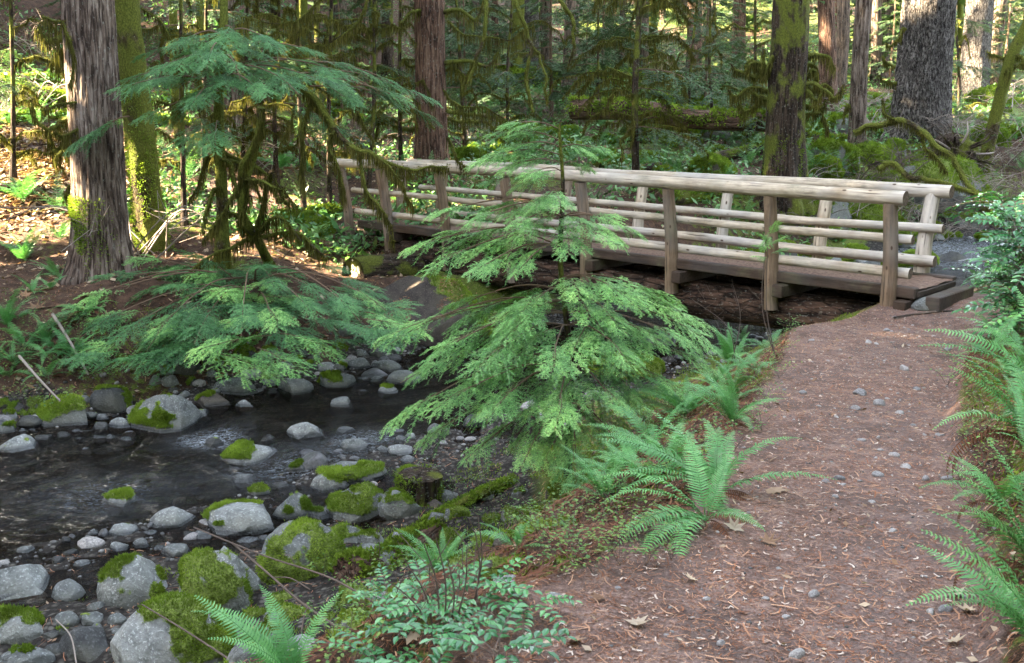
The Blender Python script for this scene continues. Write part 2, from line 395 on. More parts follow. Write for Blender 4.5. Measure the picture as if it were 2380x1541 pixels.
duff = k.mix(k.ramp(n3, [(.45, 0.), (.65, .4)]), duff, (.17, .135, .125)); duff = k.mix(k.ramp(k.noise(w, 2.6, 4, .7), [(.52, 0.), (.66, .6)]), duff, (.055, .038, .032))
grav = k.mix(.8, (.055, .050, .045), k.ramp(k.vor(w, 22, 'F1', 'Color'), [(.2, (.025, .024, .022)), (.5, (.075, .065, .055)), (.8, (.15, .14, .12))]))
grav = k.mix(k.ramp(k.vor(w, 22), [(.25, 0.), (.55, .9)]), grav, (.015, .012, .01))
mossc = k.ramp(n2, [(.3, (.035, .04, .01)), (.5, (.085, .115, .018)), (.7, (.18, .225, .04))])
mmn = k.math('ADD', mm, k.math('MULTIPLY', k.math('SUBTRACT', n1, .5), 1.1))
pmn = k.math('ADD', pm, k.math('MULTIPLY', k.math('SUBTRACT', k.noise(w, 5, 5, .7), .5), .9))
col = k.mix(k.ramp(mmn, [(.45, 0.), (.55, 1.)]), floor_, mossc)
col = k.mix(k.ramp(pmn, [(.45, 0.), (.6, 1.)]), col, duff)
col = k.mix(k.ramp(gm, [(.35, 0.), (.6, 1.)]), col, grav)
M_ground = k.fin(col, .9, k.bump(k.mix(.5, k.mix(.5, n1, n2), n4), .7, .03), .2)

k = NM('stream_water'); w = k.co('World', (1, 1, 1)); mp = k.n('ShaderNodeMapping'); k.l(k.n('ShaderNodeNewGeometry').outputs['Position'], mp.inputs[0])
mp.inputs['Rotation'].default_value = (0, 0, R(-42)); mp.inputs['Scale'].default_value = (1, 2.3, 1)
wa = k.noise(mp.outputs[0], 5.5, 4, .6, .8); wb = k.noise(mp.outputs[0], 26, 4, .6, .8)
nb = k.bump(wb, 1., .035, k.bump(wa, 1., .13))
tr = k.n('ShaderNodeBsdfTransparent'); tr.inputs[0].default_value = (.36, .24, .15, 1)
gl = k.n('ShaderNodeBsdfGlossy'); gl.inputs['Roughness'].default_value = .02; k.l(nb, gl.inputs['Normal'])
fr = k.n('ShaderNodeFresnel'); fr.inputs[0].default_value = 1.33; k.l(nb, fr.inputs['Normal'])
ms = k.n('ShaderNodeMixShader'); k.l(fr.outputs[0], ms.inputs[0]); k.l(tr.outputs[0], ms.inputs[1]); k.l(gl.outputs[0], ms.inputs[2])
df = k.n('ShaderNodeBsdfDiffuse'); df.inputs[0].default_value = (.62, .68, .74, 1); k.l(nb, df.inputs['Normal'])
fo = k.math('MULTIPLY', k.attr('tint'), k.ramp(k.noise(mp.outputs[0], 14, 5, .75, 1.5), [(.47, 0.), (.60, 1.)]))
ms2 = k.n('ShaderNodeMixShader'); k.l(fo, ms2.inputs[0]); k.l(ms.outputs[0], ms2.inputs[1]); k.l(df.outputs[0], ms2.inputs[2])
k.l(ms2.outputs[0], k.out.inputs[0]); M_water = k.m
# ================================================================ setting: ground, path, water
def ladder(a, b, fa, fb, s0, growth):
    xs = list(np.arange(fa, fb + 1e-6, s0)); s = s0; x = xs[-1]
    while x < b: s *= growth; x += s; xs.append(x)
    s = s0; x = xs[0]; lo = []
    while x > a: s *= growth; x -= s; lo.append(x)
    return np.array(lo[::-1] + xs)
gx = ladder(-95, 95, -6.5, 6.5, .05, 1.06); gy = ladder(-14, 135, 2.0, 15.5, .05, 1.05)
GX, GY = np.meshgrid(gx, gy); GZ = H(GX, GY)
dS, hwS, wlS, sdS, sS = stream(GX, GY); dP, zP, pS, psS = pathinfo(GX, GY)
# side spur of the trail towards the water at the lower left
spur = sm((.60 - np.hypot(GX - .25, (GY - 2.75) * .8)) / .3)
pmask = np.maximum(sm((.22 - dP) / .3), spur)
trail2 = polyd(GX, GY, [(-3.0, 18.2), (-4.6, 18.9), (-7, 19.0), (-10, 20.5), (-14, 21)])[0]
pmask2 = sm((.9 - trail2) / .4)
zrel = GZ - wlS
wetn = (sdS > 0) * sm((.45 - zrel) / .2) * sm((.6 - GX) / .8)
gmask = sm((.75 - (dS - hwS) + .5 * vnoise(GX * 1.5, GY * 1.5, 0, 31)) / .5) * np.where(sdS > 0, sm((1.3 - (dS - hwS)) / .6), 1)
mossm = np.clip(.42 + .35 * vnoise(GX * .7, GY * .7, 0, 32) + .25 * ((dP > .2) & (dP < 2) & (pS > 0)) - .16 * ((sdS > 0) & (pS < 0) & (dP < 1.6) & (GY > 3.5) & (GY < 8)) + .05 * ((sdS > 0) & (pS < 0)) - .10 * (sdS < 0) * (GX < -1.5) * (GY < 14.5) - .15 * (sdS < 0) * (GX < -1.5) * (GY > 14.5) + .1 * (GY > 18) * (GX > -1), 0, 1)
gmask = np.maximum(gmask, wetn)
cls = pmask
ny, nx = GX.shape; idx = np.arange(ny * nx).reshape(ny, nx)
quads = np.stack([idx[:-1, :-1], idx[:-1, 1:], idx[1:, 1:], idx[1:, :-1]], -1).reshape(-1, 4)
isp = (((cls[:-1, :-1] + cls[1:, 1:]) / 2) > .5).ravel()
V = np.stack([GX, GY, GZ], -1).reshape(-1, 3); LC = np.stack([np.maximum(pmask, pmask2), gmask * (1 - pmask), mossm], -1).reshape(-1, 3)
def sub(name, q):
    u_, inv = np.unique(q.ravel(), return_inverse=True); m = MB(); m.add(V[u_], inv.reshape(-1, 4), 0, LC[u_])
    return struct(m.build(name, M_ground, smooth=True))
sub('ground', quads[~isp]); sub('path', quads[isp])
# water
wx, wy = np.meshgrid(np.arange(-32, 22, .09), np.arange(4, 60, .09))
dW, hW, wlW, _, sW = stream(wx, wy)
wz = wlW + .012 * vnoise(wx * 3.2, wy * 3.2, 0, 41) + .006 * vnoise(wx * 8, wy * 8, 0, 42)
s_c = SA[4] + .55
pf1, pf2 = at(490, 1045, 9.8), at(880, 1060, 9.6)
foam = .9 * np.exp(-((wx - pf1.x) / .28) ** 2 - ((wy - pf1.y) / .22) ** 2) + .5 * np.exp(-((wx - pf2.x + .15) / .35) ** 2 - ((wy - pf2.y) / .25) ** 2) + .30 * np.exp(-((wx - at(720, 1125, 8.9).x) / .8) ** 2 - ((wy - 8.9) / .45) ** 2) + .22 * np.exp(-((wx + 3.6) / .6) ** 2 - ((wy - 8.3) / .5) ** 2) + .6 * np.exp(-((sW - SA[10] + 1.2) / 1.9) ** 2) + .35 * np.exp(-((sW - SA[9] + 1.2) / 1.2) ** 2)
keep = (dW < hW + 1.1) & (H(wx, wy, False) < wlW + .12)
kq = keep[:-1, :-1] | keep[1:, 1:] | keep[:-1, 1:] | keep[1:, :-1]
ii = np.arange(wx.size).reshape(wx.shape); q = np.stack([ii[:-1, :-1], ii[:-1, 1:], ii[1:, 1:], ii[1:, :-1]], -1)[kq]
u_, inv = np.unique(q.ravel(), return_inverse=True); m = MB()
m.add(np.stack([wx, wy, wz], -1).reshape(-1, 3)[u_], inv.reshape(-1, 4), foam.ravel()[u_]); wobj = struct(m.build('water', M_water, smooth=True))

# ================================================================ the log footbridge
BR = np.array([4.16, 10.96]); BL = np.array([-2.12, 17.02]); BD = BL - BR; BLn = np.linalg.norm(BD); bd = BD / BLn
bn = np.array([bd[1], -bd[0]]); bn = bn if bn[1] > 0 else -bn        # towards the far side of the bridge
def bp(s, n, z):   # s along (0 = right posts), n across (0 = near posts), z up
    q_ = BR + bd * s + bn * n; return np.array([q_[0], q_[1], z])
BW = 1.22; SP_ = BLn / 6
bridge = thing('log_footbridge', 'peeled log footbridge with double handrails crossing the creek', 'footbridge', tuple(bp(4.3, .6, 0)))
def rough(a, fr, s): return lambda th, S: 1 + a * fbm(np.cos(th) * fr, np.sin(th) * fr, S * 1.4, 3, s)
lean = .12
def rail(name, s0, s1, n, z, r0, r1, m=M_rail, sd=0, wob=.022, seg=110, na=16):
    t = np.linspace(0, 1, seg); S = s0 + (s1 - s0) * t
    P = np.array([bp(s, n + wob * vnoise(s * .7, sd * 3.1, 0, 50), z + wob * vnoise(s * .6, sd * 5.3, 0, 51)) for s in S])
    mb = MB(); tube(mb, P, r0 + (r1 - r0) * t, na, .5, lambda th, S: 1 + .09 * fbm(np.cos(th) * 1.2, np.sin(th) * 1.2, S * 1.4, 3, sd) + .07 * fbm(np.cos(th) * .6, np.sin(th) * .6, S * 3.1, 2, sd + 40)); return mb.build(name, m, bridge, True)
h0 = lean * 1.02
rail('handrail', -.17, 10.15, -h0, 1.03, .080, .072, sd=1); rail('handrail', -.10, 9.7, BW + h0, .985, .08, .072, sd=2)
rail('middle_rail', -.22, 9.7, .095 - .05, .55, .05, .045, sd=3); rail('middle_rail', -.10, 9.2, BW - .095 + .05, .55, .053, .046, sd=4)
rail('lower_rail', -.20, 9.7, .10, .17, .062, .052, sd=5); rail('lower_rail', -.06, 8.9, BW - .10, .17, .066, .055, sd=6)
for side in (0, 1):
    for kk in range(8):
        s = kk * SP_ if kk < 7 else 6.0 * SP_ + SP_ * .75
        if side: s = min(s, 6.0 * SP_ + 1.1) + (.12 if kk == 0 else 0)
        sg = -1 if side == 0 else 1; n0 = 0 if side == 0 else BW
        zb = (-.42, -.44, -.42, -.5, -.62, -.6, -.62, -.72)[kk] if side == 0 else -.22
        off = rnd.uniform(-.02, .02); r_ = rnd.uniform(.078, .088)
        P = cr([bp(s, n0 + sg * lean * zb + off, zb), bp(s + off, n0 + sg * (.0) + off, .3), bp(s, n0 + sg * lean * .95 + off * .5, .955)], 8)
        mb = MB(); tube(mb, P, np.linspace(r_ * 1.1, r_ * .95, len(P)), 16, .5, rough(.10, 1.1, kk + side * 9)); mb.build('post', M_post if side == 0 or kk > 3 else M_rail, bridge, True)
def box(mb, c, ax, ay, az, bev=.008, tint=.4):
    c = np.array(c, float); ax, ay, az = map(lambda q: np.array(q, float), (ax, ay, az))
    v = []; lcs = []
    la, lb, lz = [np.linalg.norm(q) for q in (ax, ay, az)]
    # bevelled box: 24 verts
    for sx_ in (-1, 1):
        for sy in (-1, 1):
            for sz in (-1, 1):
                for d in range(3):
                    f_ = [1, 1, 1]
                    for e in range(3):
                        if e != d: f_[e] = 1 - bev / (la, lb, lz)[e]
                    v.append(c + ax * sx_ * f_[0] + ay * sy * f_[1] + az * sz * f_[2])
                    lcs.append((sy * lb * f_[1], sz * lz * f_[2], sx_ * la * f_[0]))
    I = lambda a, b, c_, d: ((a * 2 + b) * 2 + c_) * 3 + d
    q4 = []
    for s_ in (0, 1):
        q4 += [[I(s_, 0, 0, 0), I(s_, 1, 0, 0), I(s_, 1, 1, 0), I(s_, 0, 1, 0)], [I(0, s_, 0, 1), I(1, s_, 0, 1), I(1, s_, 1, 1), I(0, s_, 1, 1)], [I(0, 0, s_, 2), I(1, 0, s_, 2), I(1, 1, s_, 2), I(0, 1, s_, 2)]]
    for a in (0, 1):
        for b in (0, 1):
            q4 += [[I(a, b, 0, 0), I(a, b, 1, 0), I(a, b, 1, 1), I(a, b, 0, 1)], [I(a, 0, b, 0), I(a, 1, b, 0), I(a, 1, b, 2), I(a, 0, b, 2)], [I(0, a, b, 1), I(1, a, b, 1), I(1, a, b, 2), I(0, a, b, 2)]]
    t3 = [[I(a, b, c_, 0), I(a, b, c_, 1), I(a, b, c_, 2)] for a in (0, 1) for b in (0, 1) for c_ in (0, 1)]
    v = np.array(v); n0 = mb.n
    mb.add(v, np.array(q4), tint, np.array(lcs)); mb.f[3].append(np.array(t3) + n0)
D3 = np.array([*bd, 0]); N3 = np.array([*bn, 0]); Z3 = np.array([0, 0, 1.])
k = NM('duff_covered_deck'); co = k.co('World'); n = k.noise(co, 22, 5, .7); n2 = k.noise(co, 3, 3); c_ = k.ramp(n, [(.3, (.05, .034, .026)), (.5, (.14, .085, .06)), (.7, (.24, .165, .12))])
M_deck = k.fin(c_, .9, k.bump(n, .6, .02))
# duff covered deck surface, slightly lumpy, on planks
mb = MB(); nS, nN = 160, 16
Sg, Ng = np.meshgrid(np.linspace(-.30, 9.55, nS), np.linspace(.10, BW - .10, nN), indexing='ij')
Zg = .004 + .012 * vnoise(Sg * 5, Ng * 5, 0, 61) + .008 * vnoise(Sg * 16, Ng * 16, 0, 62)
PV = np.stack([BR[0] + bd[0] * Sg + bn[0] * Ng, BR[1] + bd[1] * Sg + bn[1] * Ng, Zg], -1)
ii = np.arange(nS * nN).reshape(nS, nN); mb.add(PV.reshape(-1, 3), np.stack([ii[:-1, :-1], ii[1:, :-1], ii[1:, 1:], ii[:-1, 1:]], -1).reshape(-1, 4))
mb.build('deck_duff', M_deck, bridge, True)
mb = MB()
for i in range(46):
    s = -.22 + i * .21; wj = .098
    box(mb, bp(s, BW / 2, -.045 + rnd.uniform(-.004, .004)), D3 * wj, N3 * (BW / 2 - .07 + rnd.uniform(-.012, .012)), Z3 * .032, .006)
mb.build('deck', M_beam, bridge)
for n_ in (.075, BW - .075):
    for j in range(3):
        mb = MB(); s0 = -.3 + j * 3.3
        box(mb, bp(s0 + 1.645, n_, -.03), D3 * 1.643, N3 * .055, Z3 * .062, .012); mb.build('curb_beam', M_beam, bridge)
for kk in (0, 1, 2, 3, 4, 5, 6):
    mb = MB(); s = kk * SP_ - .13 - (.02 if kk else .05)
    box(mb, bp(s, BW / 2, -.185), D3 * .07, N3 * (BW / 2 + .10), Z3 * .075, .012); mb.build('crossbeam', M_beam, bridge)
def log(name, A, B, r0, r1, m, parent, sd=0, amp=.08, seg=40, na=24, wob=.03, **kw):
    A = np.array(A, float); B = np.array(B, float); t = np.linspace(0, 1, seg)[:, None]; L = np.linalg.norm(B - A)
    P = A + (B - A) * t; P = P + wob * np.stack([vnoise(t[:, 0] * L * .6, sd, i, 71) for i in range(3)], -1) * np.minimum(1, 4 * t * (1 - t))
    mb = MB(); tube(mb, P, np.linspace(r0, r1, seg), na, .5, rough(amp, 1.5, sd)); return mb.build(name, m, parent, True, tuple(A))
log('stringer', bp(-.45, .36, -.49), bp(10.4, .18, -.50), .24, .27, M_stringbark, bridge, 3); log('stringer', bp(-.3, BW - .25, -.47), bp(10.3, BW - .3, -.5), .24, .26, M_stringbark, bridge, 4)
box_ = MB(); box(box_, bp(-.50, BW / 2 - .12, -.13), D3 * .08, N3 * (BW / 2 - .12), Z3 * .10, .012); box_.build('end_sill', M_beam, bridge)
e0 = at(820, 640, 15.6); e1 = np.array(e0) + N3 * 2.6
sill = log('sill_log', e0, e1 - np.array([0, 0, .05]), .29, .28, M_barkdark, bridge, 6, .06)
# pale fungus on the sawn end of the sill log
mb = MB()
axn = -N3; sx3 = np.array([-axn[1], axn[0], 0]); c0 = np.array(e0) + axn * .006
for i in range(26):
    a_ = rnd.uniform(0, 2 * pi); r_ = rnd.choice([rnd.uniform(0, .12), rnd.uniform(.2, .23)]); cc = c0 + sx3 * (r_ * cos(a_) * .7 + .02) + Z3 * (r_ * sin(a_) * 1.0 + .03)
    kk = 7; rr = rnd.uniform(.015, .042)
    ring = [cc + sx3 * rr * rnd.uniform(.6, 1.2) * cos(q * 2 * pi / kk) + Z3 * rr * rnd.uniform(.8, 1.6) * sin(q * 2 * pi / kk) + axn * .001 for q in range(kk)] + [cc + axn * .008]
    mb.add(ring, [[q, (q + 1) % kk, kk] for q in range(kk)], .5)
M_fungus = NM('pale_fungus').fin((.62, .60, .46), .8)
mb.build('fungus_patch', M_fungus, sill)

# ================================================================ prototypes: needles, fronds, leaves
def needles(mb, P, ln, w, step, up, tint):
    """flat two-ranked needles along a polyline P"""
    P = np.asarray(P, float); seg = np.linalg.norm(np.diff(P, axis=0), axis=1); S = np.concatenate([[0], np.cumsum(seg)])
    m = max(2, int(S[-1] / step)); s = np.linspace(step * .5, S[-1], m)
    Q = np.stack([np.interp(s, S, P[:, i]) for i in range(3)], -1); T = np.gradient(Q, axis=0); T /= np.linalg.norm(T, axis=1)[:, None] + 1e-9
    Bn = np.cross(T, up); Bn /= np.linalg.norm(Bn, axis=1)[:, None] + 1e-9
    for sg in (-1, 1):
        L = ln * rng.uniform(.6, 1.15, m) * (1 - .35 * (s / S[-1]) ** 3); D = T * .55 + Bn * sg * .85 + np.array(up) * rng.uniform(-.35, .25, (m, 1)); D /= np.linalg.norm(D, axis=1)[:, None]
        a = Q - T * w * .5; b = Q + T * w * .5; c = Q + D * L[:, None]
        c2 = c + T * w * .45 + np.array(up) * (w * rng.uniform(-.6, .6, (m, 1)))
        v = np.stack([a, b, c2, c], 1).reshape(-1, 3); f = np.arange(m * 4).reshape(-1, 4)
        if sg < 0: f = f[:, ::-1]
        mb.add(v, f, np.repeat(np.clip(tint + rng.uniform(-.28, .28, m), 0, 1), 4))
def hem_branch(seed, L=1.0, W=.42, droop=.25, dens=1.0, needle=.028, nw=.0105, step=.0155):
    """one flat drooping hemlock bough of length L along +X: returns (foliage MB, wood MB)"""
    r = random.Random(seed); fo = MB(); wo = MB()
    N = 14; t = np.linspace(0, 1, N)
    M_ = np.stack([L * t, .05 * L * np.sin(t * 3 + seed), -droop * L * t ** 2.0 + .05 * L * np.sin(t * 2.5)], -1)
    tube(wo, M_, np.linspace(.007, .0015, N) * max(.6, L), 5, .5)
    nside = int(L / .047 * dens)
    for i in range(nside):
        u_ = .10 + .88 * (i + r.random() * .6) / nside; sg = 1 if i % 2 else -1
        p0 = np.array([np.interp(u_, t, M_[:, j]) for j in range(3)])
        prof = (sin(pi * min(1, (u_ * .92 + .10)) ** .8)) ** .7 * (1.0 if u_ < .85 else 1.2)
        l = W * prof * r.uniform(.55, 1.1) * L + .03
        ang = R(r.uniform(42, 62)) * (1 - .25 * u_); dz = r.uniform(-.42, .12)
        d = np.array([cos(ang), sg * sin(ang), 0]); n2 = max(4, int(l / .035)); tt = np.linspace(0, 1, n2 + 1)
        q_ = p0 + d * (l * tt)[:, None]; q_[:, 2] += l * (dz * tt - .22 * tt ** 2) + r.uniform(-.02, .03) * np.minimum(1, tt * 3); q_[:, 0] += l * .12 * tt ** 2
        tn = .30 + .40 * u_ * r.uniform(.5, 1) + r.uniform(-.22, .15)
        tube(wo, q_[::2] if len(q_) > 4 else q_, .0016, 3, .5, cap=False)
        needles(fo, q_, needle, nw, step, (0, 0, 1), tn)
        for j in range(2, n2 + 1):
            for s2 in (-1, 1):
                if r.random() < .3: continue
                x_ = (j - .5 * (s2 > 0)) / n2
                l2 = min(.10, .34 * l * (1.15 - x_)) * r.uniform(.6, 1.2) + .018
                a2 = math.atan2(d[1], d[0]) + s2 * R(r.uniform(38, 60)); o_ = np.array([np.interp(x_, tt, q_[:, c]) for c in range(3)])
                e_ = o_ + np.array([cos(a2), sin(a2), r.uniform(-.35, .12)]) * l2
                mid = (o_ + e_) / 2 + np.array([0, 0, .12 * l2])
                needles(fo, np.array([o_, mid, e_]), needle * .92, nw, step, (0, 0, 1), min(1, tn + r.uniform(0, .22)))
    return fo, wo
def as_meshes(fo, wo, name, lm, wm):
    a = fo.mesh(name); a.materials.append(lm); b = wo.mesh(name + '_stem', True); b.materials.append(wm)
    # one mesh per branch part: twig wood and needles share it (two materials)
    return a, b
def merge2(fo, wo, name, lm, wm):
    mb = MB(); mb.addm(fo); n3, n4 = sum(len(x) for x in mb.f[3]), sum(len(x) for x in mb.f[4]); w_, fs, t_, l_ = wo.arr()
    base = mb.n; mb.v.append(w_); mb.t.append(t_); mb.l.append(l_); mb.n += len(w_)
    a3, a4 = len(fs[3]), len(fs[4])
    if a3: mb.f[3].append(fs[3] + base)
    if a4: mb.f[4].append(fs[4] + base)
    me = mb.mesh(name); me.materials.append(lm); me.materials.append(wm)
    mi = np.concatenate([np.zeros(n3), np.ones(a3), np.zeros(n4), np.ones(a4)]).astype(np.int32)
    me.polygons.foreach_set("material_index", mi); return me
HB = [merge2(*hem_branch(100 + i, 1.0, .42 + .03 * i, .04 + .045 * i), 'hemlock_bough', M_hem, M_hemtwig) for i in range(5)]
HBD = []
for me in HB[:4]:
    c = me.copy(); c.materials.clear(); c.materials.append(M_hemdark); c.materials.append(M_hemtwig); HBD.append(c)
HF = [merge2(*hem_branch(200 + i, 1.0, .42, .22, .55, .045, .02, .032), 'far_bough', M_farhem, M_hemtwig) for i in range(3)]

def frond_mb(seed, L=.75, pairs=36, wmax=.07, arch=1.15, dead=False):
    r = random.Random(seed); mb = MB(); N = 24; t = np.linspace(0, 1, N)
    th = R(68) - arch * t ** 1.05 * (1.6 if dead else 1.0); dx = np.cos(th); dz = np.sin(th); x = np.concatenate([[0], np.cumsum(dx[:-1])]) / N * L; z = np.concatenate([[0], np.cumsum(dz[:-1])]) / N * L
    y = .05 * L * np.sin(t * 2 + seed) * t
    P = np.stack([x, y, z], -1); tube(mb, P, np.linspace(.0032, .0009, N), 4, .25, cap=False)
    T = np.gradient(P, axis=0); T /= np.linalg.norm(T, axis=1)[:, None]
    for i in range(pairs):
        u_ = .12 + .87 * i / (pairs - 1); p = np.array([np.interp(u_, t, P[:, j]) for j in range(3)]); tt = np.array([np.interp(u_, t, T[:, j]) for j in range(3)])
        prof = min(1, (u_ - .06) / .16) ** .6 * (1 - max(0, (u_ - .35) / .66) ** 1.5) + .06
        for sg in (-1, 1):
            l = wmax * prof * r.uniform(.9, 1.08); w = .0115 * (.5 + .5 * prof) * (L / .75)
            side = np.array([0., sg, 0]); nrm = np.cross(tt, side) * sg
            up = np.cross(side, tt); up = up if up[2] > 0 else -up
            d = side * .95 + tt * .28 + up * (r.uniform(-.25, .12) - (.9 if dead else .0))
            d /= np.linalg.norm(d); m_ = p + d * l * .55 + up * l * .07; e = p + d * l - up * l * .10 + tt * l * .10
            a, b = p - tt * w * .5, p + tt * w * .5; c1, c2 = m_ - tt * w * .45, m_ + tt * w * .5
            mb.add([a, b, c2, c1, e + tt * w * .1, e - tt * w * .05], [[0, 1, 2, 3], [3, 2, 4, 5]] if sg < 0 else [[3, 2, 1, 0], [5, 4, 2, 3]], min(1, .38 + .3 * u_ + r.uniform(-.08, .08)))
    return mb
FR = []; FRD = []
for i in range(6):
    me = frond_mb(i, .75, 38, .082, .85 + .16 * i).mesh('frond'); me.materials.append(M_fern); FR.append(me)
for i in range(3):
    me = frond_mb(20 + i, .7, 30, .05, 1.7, True).mesh('dead_frond'); me.materials.append(M_ferndead); FRD.append(me)
def fern(loc, size, n, label, group=None, az=None, seed=0, tilt=(0, 0), dead=0, spread=None, up=0):
    """az: list of explicit (azimuth deg, pitch deg, scale) fronds or None for a full crown"""
    r = random.Random(seed); root = thing('sword_fern', label, 'fern', tuple(loc), group)
    L = list(az or []) 
    for i in range(n):
        a = (i + r.random() * .7) * 360 / max(1, n) if spread is None else r.uniform(*spread)
        L.append((a, r.uniform(-28, 26) + up, r.uniform(.7, 1.1)))
    for (a, p, s) in L:
        me = r.choice(FR); M = Matrix.Rotation(R(a), 4, 'Z') @ Matrix.Rotation(R(-p) , 4, 'Y') @ Matrix.Rotation(R(r.uniform(-15, 15)), 4, 'X') @ Matrix.Scale(size / .75 * s, 4)
        inst(me, 'frond', root, M)
    for i in range(dead):
        M = Matrix.Rotation(R(r.uniform(0, 360)), 4, 'Z') @ Matrix.Rotation(R(r.uniform(15, 45)), 4, 'Y') @ Matrix.Scale(size / .75 * r.uniform(.7, 1), 4)
        inst(r.choice(FRD), 'dead_frond', root, M)
    return root
def fern_clump(seed, n, pairs=16, mat_=None):
    mb = MB(); r = random.Random(seed); P = [frond_mb(seed * 3 + j, .8, pairs, .085, .9 + .25 * j) for j in range(3)]
    for i in range(n):
        M = Matrix.Rotation(R(i * 360 / n + r.uniform(-15, 15)), 4, 'Z') @ Matrix.Rotation(R(r.uniform(-25, 28)), 4, 'Y') @ Matrix.Scale(r.uniform(.6, 1.15), 4)
        mb.addm(r.choice(P), M, r.uniform(-.12, .15))
    me = mb.mesh('sword_fern'); me.materials.append(mat_ or M_fernfar); return me
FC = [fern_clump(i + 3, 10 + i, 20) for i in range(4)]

def leaf(mb, p, d, up, l, w, tint, fold=.18, seg=1):
    p = np.array(p, float); d = np.array(d, float); d /= np.linalg.norm(d); s = np.cross(d, up); s /= np.linalg.norm(s) + 1e-9; u_ = np.cross(s, d)
    a = p; b1 = p + d * l * .35 + s * w * .5 + u_ * w * fold; b2 = p + d * l * .35 - s * w * .5 + u_ * w * fold
    c1 = p + d * l * .7 + s * w * .38 + u_ * (w * fold - l * .03); c2 = p + d * l * .7 - s * w * .38 + u_ * (w * fold - l * .03)
    m1 = p + d * l * .35; m2 = p + d * l * .7 - u_ * l * .02; e = p + d * l - u_ * l * .10
    mb.add([a, b1, m1, b2, c1, m2, c2, e], [[1, 4, 5, 2], [2, 5, 6, 3]], tint)
    mb.f[3].append(np.array([[0, 1, 2], [0, 2, 3], [4, 7, 5], [5, 7, 6]]) + (mb.n - 8))
def grape(seed, nl=7, L=.32, lf=.062):
    """low shrub: arching compound leaves with paired glossy leaflets"""
    r = random.Random(seed); mb = MB(); wo = MB()
    for i in range(nl):
        a = i * 2 * pi / nl + r.uniform(-.4, .4); el = r.uniform(.35, 1.15); Lc = L * r.uniform(.7, 1.2)
        t = np.linspace(0, 1, 9); hx = Lc * t; hzv = Lc * (np.sin(el) * t - .45 * t ** 2); base = np.array([r.uniform(-.03, .03), r.uniform(-.03, .03), 0])
        P = base + np.stack([hx * cos(a) * cos(el * .6), hx * sin(a) * cos(el * .6), hzv + .07], -1); tube(wo, np.vstack([[0, 0, 0], P]), .0022, 4, .5, cap=False)
        side = np.array([-sin(a), cos(a), 0])
        for j in range(2, 9):
            T = P[j] - P[j - 1]; T /= np.linalg.norm(T)
            for sg in ((-1, 1) if j < 8 else (0,)):
                d = side * sg * .9 + T * (.45 if sg else 1) + np.array([0, 0, r.uniform(-.25, .15)])
                leaf(mb, P[j] if sg else P[j], d, np.array([0, 0, 1]) + .2 * r.uniform(-1, 1) * side, lf * r.uniform(.8, 1.15), lf * .48, .5 + r.uniform(-.3, .35))
    return mb, wo
GR = [merge2(*grape(i), 'leafy_stem', M_glossy, M_twig) for i in range(4)]
def herb(seed, n=60, R_=.35, h=.3, lf=.03):
    r = random.Random(seed); mb = MB(); wo = MB()
    for i in range(8):
        a = r.uniform(0, 2 * pi); e = np.array([R_ * .6 * cos(a), R_ * .6 * sin(a), h * r.uniform(.6, 1)]); P = cr([(0, 0, 0), e * .5 + np.array([0, 0, h * .15]), e], 4); tube(wo, P, .0015, 3, .5, cap=False)
        for j in range(n // 8):
            p = P[r.randrange(3, len(P))] + np.array([r.gauss(0, .03), r.gauss(0, .03), r.gauss(0, .02)]); b = r.uniform(0, 2 * pi)
            leaf(mb, p, (cos(b), sin(b), r.uniform(-.4, .3)), (0, 0, 1), lf * r.uniform(.7, 1.3), lf * .7, r.uniform(.2, .9), .1)
    return mb, wo
HE = [merge2(*herb(i), 'leafy_herb', M_leafy, M_twig) for i in range(3)]
HEB = [merge2(*herb(i + 7, 90, .6, .8, .035), 'leafy_bush', M_fernfar, M_twig) for i in range(3)]
def maple(mb, p, M3, s, tint, curl=.15):
    pts = []
    for a, r_ in ((-90, .28), (-62, .52), (-40, .38), (-15, .95), (8, .55), (22, .48), (42, 1.0), (62, .55), (74, .50), (90, 1.12), (106, .50), (118, .55), (138, 1.0), (158, .48), (172, .55), (195, .95), (220, .38), (242, .52)):
        pts.append((r_ * cos(R(a)), r_ * sin(R(a)), curl * (r_ ** 2) * (1 if int(a) % 2 == 0 else .6)))
    pts = np.array(pts + [(0, 0, 0)]) * s * .5; n_ = len(pts) - 1
    pts = pts * 1.0; mb.add(pts @ np.array(M3).T + np.array(p), [[i, (i + 1) % n_, n_] for i in range(n_)], tint)

